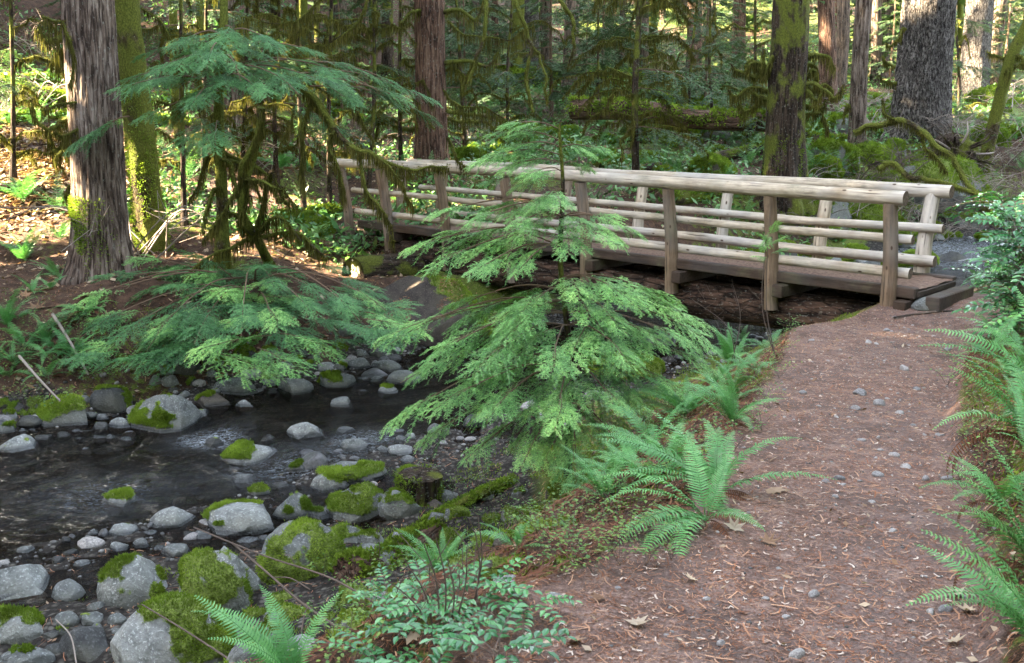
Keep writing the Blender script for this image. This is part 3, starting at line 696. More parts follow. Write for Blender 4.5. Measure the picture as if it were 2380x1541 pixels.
# hanging moss: ragged strands along a limb
def drape(mb, P, dens=60, lmin=.04, lmax=.2, rad=.01, wid=.012, seed=0):
    dens *= 2.4; wid *= .42
    P = np.asarray(P, float); S = np.concatenate([[0], np.cumsum(np.linalg.norm(np.diff(P, axis=0), axis=1))]); n = max(3, int(S[-1] * dens)); g = np.random.default_rng(seed)
    s = g.uniform(0, S[-1], n); Q = np.stack([np.interp(s, S, P[:, i]) for i in range(3)], -1); a = g.uniform(0, 2 * pi, n)
    Q = Q + np.stack([np.cos(a), np.sin(a), np.zeros(n) - .3], -1) * rad
    clump = (.5 + .5 * vnoise(s * 4, seed * 7.7, 0, 5)) ** 1.6
    L = lmin + (lmax - lmin) * clump * g.uniform(.3, 1.1, n); w = wid * g.uniform(.5, 1.3, n); b = g.uniform(0, 2 * pi, n); dx = np.stack([np.cos(b), np.sin(b), 0 * b], -1)
    sway = np.stack([g.normal(0, .10, n), g.normal(0, .10, n), np.zeros(n)], -1) * L[:, None]
    v0, v1 = Q - dx * w[:, None], Q + dx * w[:, None]; dn = np.array([0, 0, -1.])
    m0 = Q + dn * (L * .5)[:, None] + sway * .8; v2, v3 = m0 + dx * (w * .7)[:, None], m0 - dx * (w * .7)[:, None]; e = Q + dn * L[:, None] + sway; 
    V_ = np.stack([v0, v1, v2, v3, e], 1).reshape(-1, 3); i5 = np.arange(n)[:, None] * 5; tt = np.repeat(g.uniform(.1, .95, n), 5)
    base = mb.n; mb.add(V_, i5 + np.array([0, 1, 2, 3]), tt); mb.f[3].append(i5 + np.array([3, 2, 4]) + base)
def fuzz(mb, Pts, Nn, l=.02, w=.006, n=1, seed=0, tint=(.1, .95)):
    g = np.random.default_rng(seed); P = np.repeat(Pts, n, 0); N_ = np.repeat(Nn, n, 0); m = len(P)
    P = P + g.normal(0, l * .5, (m, 3)); d = N_ + g.normal(0, .55, (m, 3)); d /= np.linalg.norm(d, axis=1)[:, None]
    s = np.cross(d, g.normal(0, 1, (m, 3))); s /= np.linalg.norm(s, axis=1)[:, None] + 1e-9
    L = l * g.uniform(.5, 1.4, (m, 1)); V_ = np.stack([P - s * w - N_ * .004, P + s * w - N_ * .004, P + d * L], 1).reshape(-1, 3)
    tb = np.clip(np.repeat(.5 + .35 * vnoise(P[:, 0] * 9, P[:, 1] * 9, P[:, 2] * 9, seed) + g.uniform(-.2, .2, m), 3), 0, 1)
    mb.add(V_, np.arange(m * 3).reshape(-1, 3), tb)
# ================================================================ trunks
def ridged(a, f, st, sd, flare=0., fh=.5, lobes=5, ph=0.):
    def g(th, S):
        n = fbm(np.cos(th) * f, np.sin(th) * f, S * st, 3, sd); rdg = (1 - np.abs(n) * 2.2)
        fl = flare * np.exp(-np.maximum(S - .15, 0) / fh) * (.75 + .45 * np.cos(lobes * th + ph + S) + .3 * vnoise(np.cos(th) * 2, np.sin(th) * 2, S, sd + 3))
        return 1 + a * rdg + .05 * vnoise(np.cos(th) * 1.5, np.sin(th) * 1.5, S * .6, sd + 5) + fl
    return g
HOLES = []   # (point, radius): where the sun gets through the canopy
def hole(p, r): HOLES.append((np.array(p), r))
def cards(mb, C, size, g):
    n = len(C); keep = np.ones(n, bool)
    for p, r in HOLES:
        d = C - p; al = d @ SUN; pr = np.linalg.norm(d - al[:, None] * SUN, axis=1); keep &= ~((pr < r + .4) & (al > 0))
    C = C[keep]; n = len(C)
    if not n: return
    a = g.uniform(0, 2 * pi, n); el = g.uniform(-.7, .5, n); D = np.stack([np.cos(a) * np.cos(el), np.sin(a) * np.cos(el), np.sin(el)], -1)
    S_ = np.cross(D, g.normal(0, .5, (n, 3)) + [0, 0, 1]); S_ /= np.linalg.norm(S_, axis=1)[:, None]; L = size * g.uniform(.6, 1.3, (n, 1))
    V_ = np.stack([C - D * L, C + S_ * L * .32, C + D * L, C - S_ * L * .32], 1).reshape(-1, 3)
    mb.add(V_, np.arange(n * 4).reshape(-1, 4), np.repeat(g.uniform(0, 1, n), 4))
def crown(root, c, rad, n, seed, size=.34, name='crown', m=None, gap=-.35):
    g = np.random.default_rng(seed); u_ = g.normal(0, 1, (n, 3)); u_ /= np.linalg.norm(u_, axis=1)[:, None]; P = u_ * g.uniform(.15, 1, (n, 1)) ** .45
    k_ = vnoise(P[:, 0] * 2.5, P[:, 1] * 2.5, P[:, 2] * 2.5, seed) > gap
    C = P[k_] * np.array(rad) + np.array(c); mb = MB(); cards(mb, C, size, g); 
    if mb.n: return mb.build(name, m or M_canopy, root)
def tree(label, base, mid, w, y, mat_, top=None, hgt=13., flare=.5, fh=.5, group=None, seed=1, na=40, seg=90, ridge=.05, rf=4, rst=.35, taper=.75, crownr=None, name='tree', lobes=5, yt=None, cat='tree'):
    """base,mid,top: photo positions; w: photo width at mid"""
    B = gr(*base) if y is None else at(*base, y); y = B.y; B.z = min(B.z, hz(B.x, B.y)) - .12
    Mi = at(*mid, y); r = w * mpp(y) / 2; T = at(*top, yt or y) if top else None
    pts = [B, Mi] + ([T] if T else [])
    d = (pts[-1] - pts[-2]).normalized(); L = max(1., hgt - pts[-1].z); pts.append(pts[-1] + d * L * .5 + Vector((rnd.uniform(-.1, .1), 0, 0))); pts.append(pts[-1] + Vector((d.x * .6, d.y * .6, d.z)) * L * .5)
    P0 = cr(pts, 24); S0 = np.concatenate([[0], np.cumsum(np.linalg.norm(np.diff(P0, axis=0), axis=1))])
    # denser rings low down, where the photo looks
    tt = np.linspace(0, 1, seg) ** 1.6 * S0[-1]; P = np.stack([np.interp(tt, S0, P0[:, i]) for i in range(3)], -1)
    zz = (tt / S0[-1]); rr = r * (1 - (1 - taper) * zz * 1.3)
    root = thing(name, label, cat, tuple(B), group)
    mb = MB(); tube(mb, P, rr, na, .5, ridged(ridge, rf, rst, seed, flare, fh, lobes), cap=True); mb.build('trunk', mat_, root, True)
    if crownr: crown(root, (P[-1][0], P[-1][1], hgt - crownr[2] * .4), crownr[:3], crownr[3], seed + 77)
    return root, P, r
def limb(root, pts, r0, r1, m=M_barkmoss, drp=None, name='branch', seed=0, n=8, wob=.04):
    """pts world; adds a part (with hanging moss as its sub-part)"""
    P = cr(pts, 7); L = len(P); w_ = wob * np.minimum(1, np.minimum(np.arange(L), L - 1 - np.arange(L)) / 3.)[:, None]
    P = P + w_ * np.stack([vnoise(np.arange(L) * .35, seed * 1.7, i, 90) for i in range(3)], -1)
    mb = MB(); tube(mb, P, np.linspace(r0, r1, L), n, .5, lambda th, S: 1 + .3 * fbm(np.cos(th) * 1.2, np.sin(th) * 1.2, S * 5, 2, seed)); o = mb.build(name, m, root, True)
    if drp:
        mm_ = MB(); drape(mm_, P, drp[0], drp[1], drp[2], max(r0, r1) * .8, drp[3] if len(drp) > 3 else .012, seed)
        Pm = P[rng.integers(0, L, int(L * 10))]; Nn = rng.normal(0, 1, Pm.shape); Nn /= np.linalg.norm(Nn, axis=1)[:, None]
        fuzz(mm_, Pm + Nn * (r0 + r1) / 2, Nn, .025, .006, 2, seed); c = mm_.build('moss', M_strand, None); c.location = (0, 0, 0)
        # child of the branch: move vertices into the root's frame
        me = c.data; co = np.empty(len(me.vertices) * 3, np.float32); me.vertices.foreach_get('co', co); co = co.reshape(-1, 3) - np.array(root['_o'], np.float32); me.vertices.foreach_set('co', co.ravel())
        c.parent = o
    return P, o
# where sunlight lands (found from the photo)
for (u, v, r_) in ((118, 400, 1.7), (170, 445, .9), (75, 340, 1.1), (60, 215, .9), (130, 205, .6), (300, 200, .2), (690, 210, .7), (790, 215, .7), (60, 560, .5), (10, 600, .3), (480, 590, .3), (430, 430, .3), (1065, 130, .9), (850, 100, .5), (2370, 240, .8), (2330, 130, .5), (20, 520, .4), (590, 560, .25)):
    p = gr(u, v); hole(p + Vector((0, 0, .2)), r_)
for (u, v, y, r_) in ((338, 500, 15.4, .25), (330, 420, 15.4, .15), (152, 430, 13.8, .12), (150, 200, 13.8, .12), (395, 60, 19, .6), (520, 80, 25, 1.), (680, 60, 30, 1.), (1560, 30, 60, 2.2), (1480, 20, 60, 1.5), (2000, 40, 55, 1.2), (2250, 92, 36, .3), (2306, 60, 38, .3), (2306, 150, 38, .2), (1715, 30, 42, 1.0), (2165, 20, 27, .3), (1940, 80, 32, .5), (540, 120, 24, .5)): hole(at(u, v, y), r_)

# ---- the large trees, one by one
t1, P1, r1 = tree('big grey brown cedar trunk on the left bank, moss up its flared left base', (236, 648), (228, 400), 112, 13.9, M_barkgrey, (205, 0), 16, .62, .40, seed=1, na=150, seg=300, ridge=.06, rf=10, rst=.6, taper=.8, crownr=(5.5, 5.5, 3.5, 3600), name='cedar_tree')
t2, P2, r2 = tree('tree wrapped in bright yellow green moss right behind the big grey trunk', (350, 560), (328, 330), 62, 15.6, M_barkmoss, (292, 20), 13, .35, .35, seed=2, na=40, seg=160, ridge=.12, rf=2.5, rst=2, crownr=(4.5, 4.5, 3, 2200), name='mossy_tree')
t3, P3, r3 = tree('straight red brown cedar rising behind the left half of the bridge', (1003, 398), (1000, 180), 70, 22, M_barkred, (998, 0), 18, .3, .5, seed=3, na=80, seg=180, ridge=.05, rf=6, rst=.4, crownr=(5.5, 5.5, 3.5, 3600), name='cedar_tree')
t4, P4, r4 = tree('dark trunk with wide flared foot and shaggy mossy stubs behind the bridge', (1822, 415), (1826, 230), 82, 21.5, M_barkdark, (1838, 0), 16, .62, .75, seed=4, na=80, seg=180, ridge=.06, rf=4, rst=.5, crownr=(5.5, 5.5, 3.5, 3600), name='mossy_tree')
t5, P5, r5 = tree('split weathered grey snag right of the dark mossy trunk', (1990, 352), (1996, 180), 36, 25, M_barkgrey, (2008, 0), 11, .25, .3, seed=5, na=40, seg=120, ridge=.16, rf=1.8, rst=.4, name='dead_snag')
t6, P6, r6 = tree('massive furrowed grey fir trunk at the right, widest of the background trees', (2128, 345), (2143, 180), 112, 27, M_barkfir, (2160, 0), 20, .35, .9, seed=6, na=110, seg=220, ridge=.10, rf=8, rst=1.5, crownr=(5.5, 5.5, 4, 3600), name='fir_tree')
tree('furrowed fir with a sunlit patch, right of the massive fir', (2258, 205), (2268, 110), 58, 37, M_barkfir, (2278, 0), 20, .25, .9, seed=7, ridge=.07, rf=6, rst=1.2, crownr=(4, 4, 5, 1500), name='fir_tree')
tree('slim sunlit trunk at the right edge, mossy below', (2312, 185), (2312, 100), 30, 39, M_barkgrey, (2326, 0), 18, .15, .6, seed=8, name='tree')
t9, P9, r9 = tree('mossy trunk leaning right out of the frame at the right edge', (2298, 238), (2345, 150), 26, 26, M_barkmoss, (2385, 60), 9, .15, .3, seed=9, ridge=.15, rf=2, rst=3, name='leaning_tree', lobes=3)
bgtr = [  # base, mid u, w, y, top u, mat, label
 ((45, 150), (52, 80), 22, 30, 60, M_barkdark, 'dark slim trunk at the upper left corner'),
 ((62, 160), (62, 60), 13, 33, 66, M_barkfar, 'thin trunk beside the upper left corner one'),
 ((838, 120), (838, 60), 34, 32, 842, M_barkred, 'red brown trunk left of the straight cedar'),
 ((782, 150), (784, 60), 40, 34, 786, M_barkfar, 'shaded trunk two left of the straight cedar'),
 ((1232, 172), (1233, 100), 40, 42, 1232, M_barkfir, 'dark fir trunk behind the middle of the bridge'),
 ((1268, 175), (1268, 100), 24, 44, 1266, M_barkfar, 'narrow trunk touching the dark fir in the middle'),
 ((900, 165), (900, 80), 26, 36, 902, M_barkdark, 'dark trunk just left of the straight cedar'),
 ((1152, 160), (1150, 80), 16, 48, 1150, M_barkred, 'reddish trunk with sunlit foot, right of the straight cedar'),
 ((1850, 70), (1850, 40), 25, 60, 1850, M_barkred, 'far reddish trunk left of the snag'),
 ((1718, 80), (1718, 40), 28, 44, 1718, M_barkred, 'sunlit orange red trunk at the top, left of the dark mossy trunk'),
 ((1655, 70), (1655, 30), 16, 52, 1655, M_barkfar, 'thin far trunk left of the sunlit orange one'),
 ((1928, 190), (1922, 100), 38, 33, 1915, M_barkred, 'broken reddish trunk with stripped bark, left of the snag'),
 ((1950, 170), (1958, 90), 28, 37, 1962, M_barkfar, 'grey trunk between the broken red trunk and the snag'),
 ((2038, 160), (2036, 80), 22, 40, 2034, M_barkfar, 'grey trunk just right of the snag'),
 ((2072, 120), (2072, 60), 10, 48, 2072, M_barkmoss, 'thin mossy pole trunk left of the massive fir'),
 ((2110, 110), (2105, 60), 16, 46, 2102, M_barkfar, 'narrow trunk against the left side of the massive fir'),
 ((2236, 160), (2232, 60), 14, 44, 2228, M_barkmoss, 'mossy pole trunk left of the sunlit patch fir'),
 ((470, 230), (466, 100), 16, 24, 462, M_barkmoss, 'mossy pole behind the upper hemlock spray'),
 ((540, 260), (535, 100), 22, 23, 530, M_barkgrey, 'pale trunk lit in spots behind the hemlock spray'),
 ((415, 300), (405, 150), 18, 21, 398, M_barkmoss, 'mossy pole right of the yellow green mossy tree'),
 ((640, 200), (640, 80), 20, 27, 640, M_barkdark, 'dark trunk at the top behind the hanging moss'),
 ((705, 190), (702, 80), 26, 30, 700, M_barkmoss, 'moss hung trunk at the top left of centre'),
 ((745, 230), (738, 100), 14, 25, 734, M_barkdark, 'dark thin trunk behind the mossy drooping bough'),
 ((1420, 110), (1420, 40), 14, 58, 1420, M_barkfar, 'thin far trunk above the middle of the handrail'),
 ((1540, 60), (1540, 20), 12, 62, 1540, M_barkfar, 'thin far trunk right of the bare young conifer'),
 ((1100, 140), (1098, 60), 12, 52, 1096, M_barkdark, 'thin dark trunk right of the straight cedar')]
for i, (b, m_, w, y, tu, mt, lb) in enumerate(bgtr):
    P = gr(*b); yy = y
    tree(lb, b, m_, w, yy, mt, (tu, -120), rnd.uniform(12, 18), .3, .5, 'trunks of the wood behind the creek', seed=20 + i, na=24, seg=60, ridge=.07, rf=4, rst=.8, crownr=(2.2, 2.2, 5.5, 500), name='forest_tree')
# more distant trunks, each an object
tb = [tree('x', (1200, 100), (1200, 0), 12, 60, mt, None, 17, .2, .5, 'far trunks on the rising ground', seed=60 + j, na=14, seg=40, ridge=.06, rf=3, rst=.8, name='forest_tree')[0] for j, mt in enumerate((M_barkfar, M_barkred, M_barkmoss))]
tloc = []
n_t = 0
while n_t < 75:
    y = rnd.uniform(38, 100); x = rnd.uniform(-.6, .62) * y
    if any((x - a) ** 2 + (y - b) ** 2 < 4 for a, b in tloc): continue
    tloc.append((x, y)); src = tb[n_t % 3]; o = src if n_t < 3 else copy_tree(src)
    o.location = (x, y, hz(x, y) - .1); o.rotation_euler = (rnd.gauss(0, .02), rnd.gauss(0, .03), rnd.uniform(0, 6)); s = rnd.uniform(.7, 2.0); o.scale = (s, s, rnd.uniform(.9, 1.2))
    tag(o, 'slim distant trunk standing among many on the rising forest floor', 'tree', 'far trunks on the rising ground'); n_t += 1
# mostly unseen trees added sunward to shade the creek, with gaps for sun spots
sh = []
for i in range(31):
    y = (-8 + i * 2.3 if i < 21 else -9 + (i - 21) * 4.6) + rnd.uniform(-1, 1); x = -17.5 - (6 * (i % 2) if i < 21 else 11) - rnd.uniform(0, 2) - max(0, y - 26) * .35
    z0 = hz(x, y); root = thing('conifer_tree', 'tall conifer added at the left, mostly unseen, to shade the creek', 'tree', (x, y, z0), 'added shade trees left of the creek'); mb = MB()
    P = cr([(x, y, z0 - .1), (x + .2, y, z0 + 9), (x + .1, y + .2, z0 + 22)], 8); tube(mb, P, np.linspace(.32, .08, len(P)), 12, .5, ridged(.06, 3, .8, i, .4)); mb.build('trunk', M_barkfar, root, True)
    crown(root, (x, y, z0 + 11.5), (3.5, 3.2, 10.5), 4600, 300 + i, .42, gap=-2)
for i in range(12):  # unseen conifers added to dapple the sun on the background
    y = 40 + i * 2.4; x = -.56 * y - 7 - 3 * (i % 2); z0 = hz(x, y); root = thing('conifer_tree', 'unseen conifer added on the far left hillside to dapple the sun', 'tree', (x, y, z0), 'added shade trees left of the creek'); mb = MB()
    tube(mb, cr([(x, y, z0 - .1), (x + .2, y, z0 + 9), (x + .1, y + .2, z0 + 22)], 8), np.linspace(.32, .08, 17), 12, .5, ridged(.06, 3, .8, i, .4)); mb.build('trunk', M_barkfar, root, True)
    crown(root, (x, y, z0 + 11.5), (3.5, 3.2, 10.5), 3600, 700 + i, .45, gap=-.6)
# unseen trees added behind and right of the camera to cut sky light
for i in range(26):
    if i < 14: x = -15 + i * 2.6 + rnd.uniform(-.6, .6); y = -9 - 4 * (i % 2)
    else: x = 13.5 + 4.5 * (i % 2); y = -7 + (i - 14) * 2.3 + rnd.uniform(-.5, .5)
    z0 = hz(x, y); root = thing('conifer_tree', 'unseen conifer added around the trail to cut sky light', 'tree', (x, y, z0), 'unseen trees added behind and right of the trail'); mb = MB()
    tube(mb, cr([(x, y, z0 - .1), (x + .2, y, z0 + 9), (x + .1, y + .2, z0 + 20)], 8), np.linspace(.32, .08, 17), 12, .5, ridged(.06, 3, .8, i, .4)); mb.build('trunk', M_barkfar, root, True)
    crown(root, (x, y, z0 + 7.5), (2.9, 2.9, 7.3), 1900, 500 + i, .45, gap=-.5)
# crowns on the slope behind, sun reaches them freely
for i in range(36):
    y = rnd.uniform(42, 90); x = rnd.uniform(-.5, .5) * y; z0 = hz(x, y); root = thing('conifer_tree', 'full crowned conifer far back on the rising ground', 'tree', (x, y, z0), 'far conifers behind'); mb = MB()
    tube(mb, cr([(x, y, z0 - .1), (x, y, z0 + 16)], 8), np.linspace(.3, .06, 9), 10, .5, ridged(.06, 3, .8, i, .4)); mb.build('trunk', M_barkfar, root, True)
    crown(root, (x, y, z0 + 7.5), (2.9, 2.9, 7.2), 2000, 400 + i, .35)

# moss around the feet of the near left trees
def footmoss(root, P, r, zmax, n, seed, side=None):
    g = np.random.default_rng(seed); a = g.uniform(0, 2 * pi, n) if side is None else g.normal(side, .8, n); h = zmax * g.random(n) ** 1.6; j = np.minimum(len(P) - 1, np.searchsorted(P[:, 2] - P[0][2], h)); nn_ = np.stack([np.cos(a), np.sin(a), .1 + 0 * a], -1)
    fl = r * (1.05 + .62 * np.exp(-h / .40) * (.75 + .45 * np.cos(5 * a + h))); on = vnoise(a * 1.6, h * 2.5, seed, 8) > -.15; mb = MB(); pp = P[j] + nn_ * fl[:, None] * [1, 1, 0]; pp[:, 2] = P[0][2] + h
    fuzz(mb, pp[on], nn_[on], .03, .007, 3, seed); mb.build('moss', M_moss, root)
footmoss(t1, P1, r1, 1.3, 5000, 5, R(205)); footmoss(t2, P2, r2, 2.5, 4000, 6); footmoss(t4, P4, r4, 1.6, 5000, 7); footmoss(t6, P6, r6, 1.2, 4000, 8, R(190))
# ---- stubs and moss on the big trees
def stub_set(root, P, r, zs, seed, lmax=.9, n=9, drp=(90, .08, .38, .016), az=None):
    g = random.Random(seed)
    for i in range(n):
        z = g.uniform(*zs); j = int(np.argmin(abs(P[:, 2] - z))); a = g.uniform(0, 2 * pi) if az is None else R(g.choice(az)) + g.gauss(0, .4)
        p = Vector(P[j]); d = Vector((cos(a), sin(a), 0)); l = g.uniform(.35, 1) * lmax; p0 = p + d * r * .7
        limb(root, [p0, p0 + d * l * .4 + Vector((0, 0, g.uniform(-.05, .1))), p0 + d * l * .8 + Vector((0, 0, g.uniform(-.25, .15))), p0 + d * l + Vector((0, 0, g.uniform(-.4, .35)))], .05 * g.uniform(.7, 1.2), .02, M_barkmoss, drp, 'stub_branch', seed * 31 + i)
stub_set(t4, P4, r4, (1.6, 3.2), 1, 1.0, 16, (120, .1, .5, .018), (0, 180, 200, -20, 160))
stub_set(t6, P6, r6, (2.5, 3.9), 2, .8, 4, (80, .1, .3, .016), (180,)); stub_set(t5, P5, r5, (1.6, 3), 3, .4, 3)
stub_set(t1, P1, r1, (.9, 3), 4, .9, 6, (110, .1, .5, .014), (180, 190, 170)); stub_set(t3, P3, r3, (1, 4), 5, 1.4, 8, (70, .1, .5, .016), (0, 180, 10))
stub_set(t9, P9, r9, (1.8, 3.6), 6, .6, 5)

# ================================================================ hemlocks with boughs
def boughs(root, o, tip, n, meshes, s=(.5, .9), seed=0, r0=.011, wood_=M_hemtwig, spread=50, droopy=.0, last=True):
    """a limb from o to tip carrying n flat boughs (all parts of root)"""
    g = random.Random(seed); o = Vector(o); tip = Vector(tip); L = (tip - o).length; off = Vector(root['_o'])
    sagv = Vector((0, 0, L * .10)); P = cr([o, o.lerp(tip, .35) + sagv, o.lerp(tip, .75) + sagv * .8, tip], 6)
    mb = MB(); tube(mb, P, np.linspace(r0, .003, len(P)), 6, .5); mb.build('limb', wood_, root, True)
    d = (tip - o).normalized(); side = Vector((-d.y, d.x, 0)).normalized()
    for i in range(n):
        f = 1 if (i == n - 1 and last) else (.12 + .85 * (i + g.random() * .5) / n); ix = min(len(P) - 1, int(f * (len(P) - 1))); p = Vector(P[ix]); s_ = g.uniform(*s) * (1.1 - .35 * f)
        if i == n - 1 and last: dd = d + Vector((0, 0, -.15)); p = Vector(P[int(len(P) * .6)])
        else: a = R(g.uniform(15, spread)) * (1 if i % 2 else -1); dd = d * cos(a) + side * sin(a) + Vector((0, 0, g.uniform(-.35, .02) - droopy))
        inst(g.choice(meshes), 'bough', root, Matrix.Translation(-off) @ frame(p, dd, (g.gauss(0, .12), g.gauss(0, .12), 1), s_))
# central young hemlock
yb = 7.3
cb = at(1318, 1075, yb); cb.z = hz(cb.x, cb.y); tipC = at(1300, 300, yb)
hem = thing('young_hemlock', 'bright green young hemlock in front of the bridge between creek and trail', 'conifer', tuple(cb))
PC = cr([cb - Vector((0, 0, .1)), at(1325, 850, yb), at(1302, 620, yb), at(1308, 440, yb), tipC, at(1312, 285, yb)], 8)
mb = MB(); tube(mb, PC, np.linspace(.032, .004, len(PC)), 10, .5, rough(.12, 1.5, 3)); mb.build('trunk', M_barkdark, hem, True)
def trunk_at(P, v):   # nearest trunk point to a photo height
    best = None
    for q in P:
        d = Vector(q) - CAM; dy = d.y * cos(PITCH) - d.z * sin(PITCH); up = d.y * sin(PITCH) + d.z * cos(PITCH); vv = CY - F * up / dy
        if best is None or abs(vv - v) < best[0]: best = (abs(vv - v), Vector(q))
    return best[1]
cl = [  # v at trunk, tip u, tip v, depth offset, n boughs, size
 (300, 1185, 292, -.1, 2, .26), (330, 1140, 318, .0, 3, .28), (345, 1190, 345, -.2, 2, .30), (365, 1125, 375, -.1, 3, .32), (385, 1175, 395, -.25, 3, .30), (400, 1240, 405, -.3, 2, .30), (340, 1385, 350, .1, 1, .22), (380, 1370, 400, .3, 1, .2),
 (420, 1125, 432, -.1, 2, .28), (440, 1260, 470, -.3, 1, .3), (480, 1010, 508, -.05, 3, .42), (490, 1090, 520, -.35, 3, .42), (500, 1200, 530, -.5, 3, .40), (495, 1400, 510, -.2, 3, .36), (510, 1465, 540, .05, 3, .40),
 (530, 1400, 560, -.4, 3, .36), (545, 925, 600, .0, 4, .50), (555, 1000, 630, -.4, 4, .46), (560, 1100, 640, -.55, 3, .42), (560, 1010, 560, .35, 3, .4), (570, 1200, 640, -.6, 2, .36),
 (640, 1530, 690, .1, 4, .44), (650, 1420, 670, -.4, 3, .42), (670, 1230, 720, -.5, 3, .44), (680, 1060, 720, .3, 3, .46), (660, 1600, 740, .3, 4, .46),
 (700, 905, 800, .0, 5, .56), (720, 960, 770, .35, 4, .5), (740, 985, 850, -.5, 5, .56), (760, 1130, 850, -.85, 4, .5), (760, 1280, 860, -.9, 4, .5), (750, 1450, 830, -.7, 4, .5), (740, 1590, 800, -.3, 4, .52), (750, 1620, 760, .4, 4, .5),
 (820, 930, 890, .1, 4, .52), (830, 905, 1000, -.3, 5, .56), (850, 1010, 960, -.7, 4, .5), (860, 1130, 980, -1.0, 4, .5), (850, 1290, 1000, -1.0, 4, .5), (840, 1430, 950, -.8, 4, .5), (830, 1560, 900, -.3, 4, .5),
 (700, 1650, 800, .1, 3, .46), (780, 1640, 860, .0, 3, .44), (720, 1520, 790, -.3, 3, .44), (680, 1420, 740, -.5, 3, .42), (860, 1600, 940, -.1, 3, .4), (700, 1180, 790, -.7, 3, .42), (720, 1060, 800, -.2, 3, .44), (900, 960, 1050, -.1, 4, .46), (910, 1080, 1080, -.5, 4, .46), (920, 1210, 1090, -.7, 4, .42), (920, 1340, 1090, -.6, 4, .42), (910, 1440, 1040, -.4, 4, .42), (880, 1500, 980, .1, 3, .4)]
# parts per tree are kept near a hundred: thin the smaller layers
for i, (vt, tu, tv, dy, nb_, sz) in enumerate(cl):
    o = trunk_at(PC, vt); big = vt > 600
    boughs(hem, o, at(tu, tv, yb + dy), 2 if vt > 480 or i % 3 else 4, HB, (sz * (1.0 if big else .9), sz * (1.35 if big else 1.2)), 500 + i, .007 if vt > 450 else .004, spread=38)

# upper-left hemlock with flat sprays above the mossy limbs
yh = 13.6; hb_ = at(515, 605, yh); hb_.z = hz(hb_.x, hb_.y)
hem2 = thing('hemlock_tree', 'slim mossy hemlock left of the bridge with blue green sprays fanned out at the top', 'conifer', tuple(hb_))
PH = cr([hb_ - Vector((0, 0, .1)), at(515, 450, yh), at(508, 250, yh), at(520, 60, yh), at(515, -200, yh), at(520, -900, yh)], 10)
mb = MB(); tube(mb, PH, np.linspace(.085, .03, len(PH)), 14, .5, ridged(.12, 2, 2, 5, .7, .3)); mb.build('trunk', M_barkmoss, hem2, True)
ul = [(150, 270, 205, -.5, 5), (135, 350, 180, -1.3, 5), (110, 345, 135, -.1, 4), (75, 420, 105, -.9, 4), (90, 640, 112, -1.0, 5), (120, 770, 140, -.5, 5), (150, 885, 215, -.7, 6), (170, 800, 225, -1.2, 5), (175, 700, 225, -1.6, 5), (200, 620, 245, -1.8, 4), (205, 440, 262, -1.5, 5), (190, 235, 232, -1.2, 5), (60, 560, 95, -.4, 3), (290, 500, 340, -1.3, 3), (120, 480, 165, -1.8, 4), (150, 560, 190, -2.0, 4), (230, 330, 285, -.9, 3), (170, 860, 175, .2, 4), (320, 430, 330, .3, 2)]
for i, (vt, tu, tv, dy, nb_) in enumerate(ul):
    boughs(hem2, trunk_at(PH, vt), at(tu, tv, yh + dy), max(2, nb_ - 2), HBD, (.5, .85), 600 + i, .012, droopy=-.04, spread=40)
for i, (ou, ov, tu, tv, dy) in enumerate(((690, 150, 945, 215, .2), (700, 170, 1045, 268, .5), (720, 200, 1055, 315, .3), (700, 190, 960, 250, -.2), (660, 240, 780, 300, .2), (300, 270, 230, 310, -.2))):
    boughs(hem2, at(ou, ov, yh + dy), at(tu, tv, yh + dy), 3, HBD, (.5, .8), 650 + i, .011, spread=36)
for i, (tu, tv, dy) in enumerate(((560, 480, -.7), (610, 470, .3), (470, 540, -.6), (690, 480, -.4), (440, 470, .4))):
    limb(hem2, [trunk_at(PH, tv - 120), at((515 + tu) / 2, tv - 90, yh + dy / 2), at(tu, tv, yh + dy)], .03, .012, M_barkmoss, (110, .08, .35, .012), 'branch', 700 + i)
# a mossy second tree behind it, drooping limb over the left rail
ys = 14.2; sb = at(640, 640, ys); sb.z = hz(sb.x, sb.y)
hem3 = thing('hemlock_tree', 'low spreading hemlock whose dark green boughs overhang the creek on the left', 'conifer', tuple(sb))
ys = 12.9; PS = cr([sb - Vector((0, 0, .1)), at(600, 560, 13.6), at(560, 480, ys), at(590, 360, ys), at(608, 255, ys)], 10)
mb = MB(); tube(mb, PS, np.linspace(.06, .035, len(PS)), 12, .5, ridged(.15, 2, 2, 8, .5, .3)); mb.build('trunk', M_barkmoss, hem3, True)
cen = at(590, 640, 13.4)
lo = [(150, 745, -1.5, 6), (165, 815, -2.0, 5), (250, 830, -2.3, 5), (340, 830, -2.4, 5), (450, 815, -2.4, 5), (560, 810, -2.4, 4), (640, 790, -2.2, 4), (740, 770, -2.0, 5), (840, 765, -1.8, 5), (915, 750, -1.4, 6), (860, 690, -.6, 5), (770, 640, -.2, 4), (320, 620, -.3, 5), (250, 670, -.6, 5), (400, 690, -1.4, 5), (520, 700, -1.5, 5), (640, 690, -1.3, 5), (740, 700, -1.2, 4), (210, 720, -1.0, 4), (600, 640, -.9, 3), (470, 620, -.8, 4), (700, 580, .1, 3), (430, 760, -2, 3)]
for i, (tu, tv, dy, nb_) in enumerate(lo):
    T_ = at(tu, tv - 14, 13.4 + dy); o = cen.lerp(T_, .12); o.z = cen.z + rnd.uniform(-.35, .15)
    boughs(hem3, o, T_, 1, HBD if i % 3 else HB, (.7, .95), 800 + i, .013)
g_ = random.Random(5)
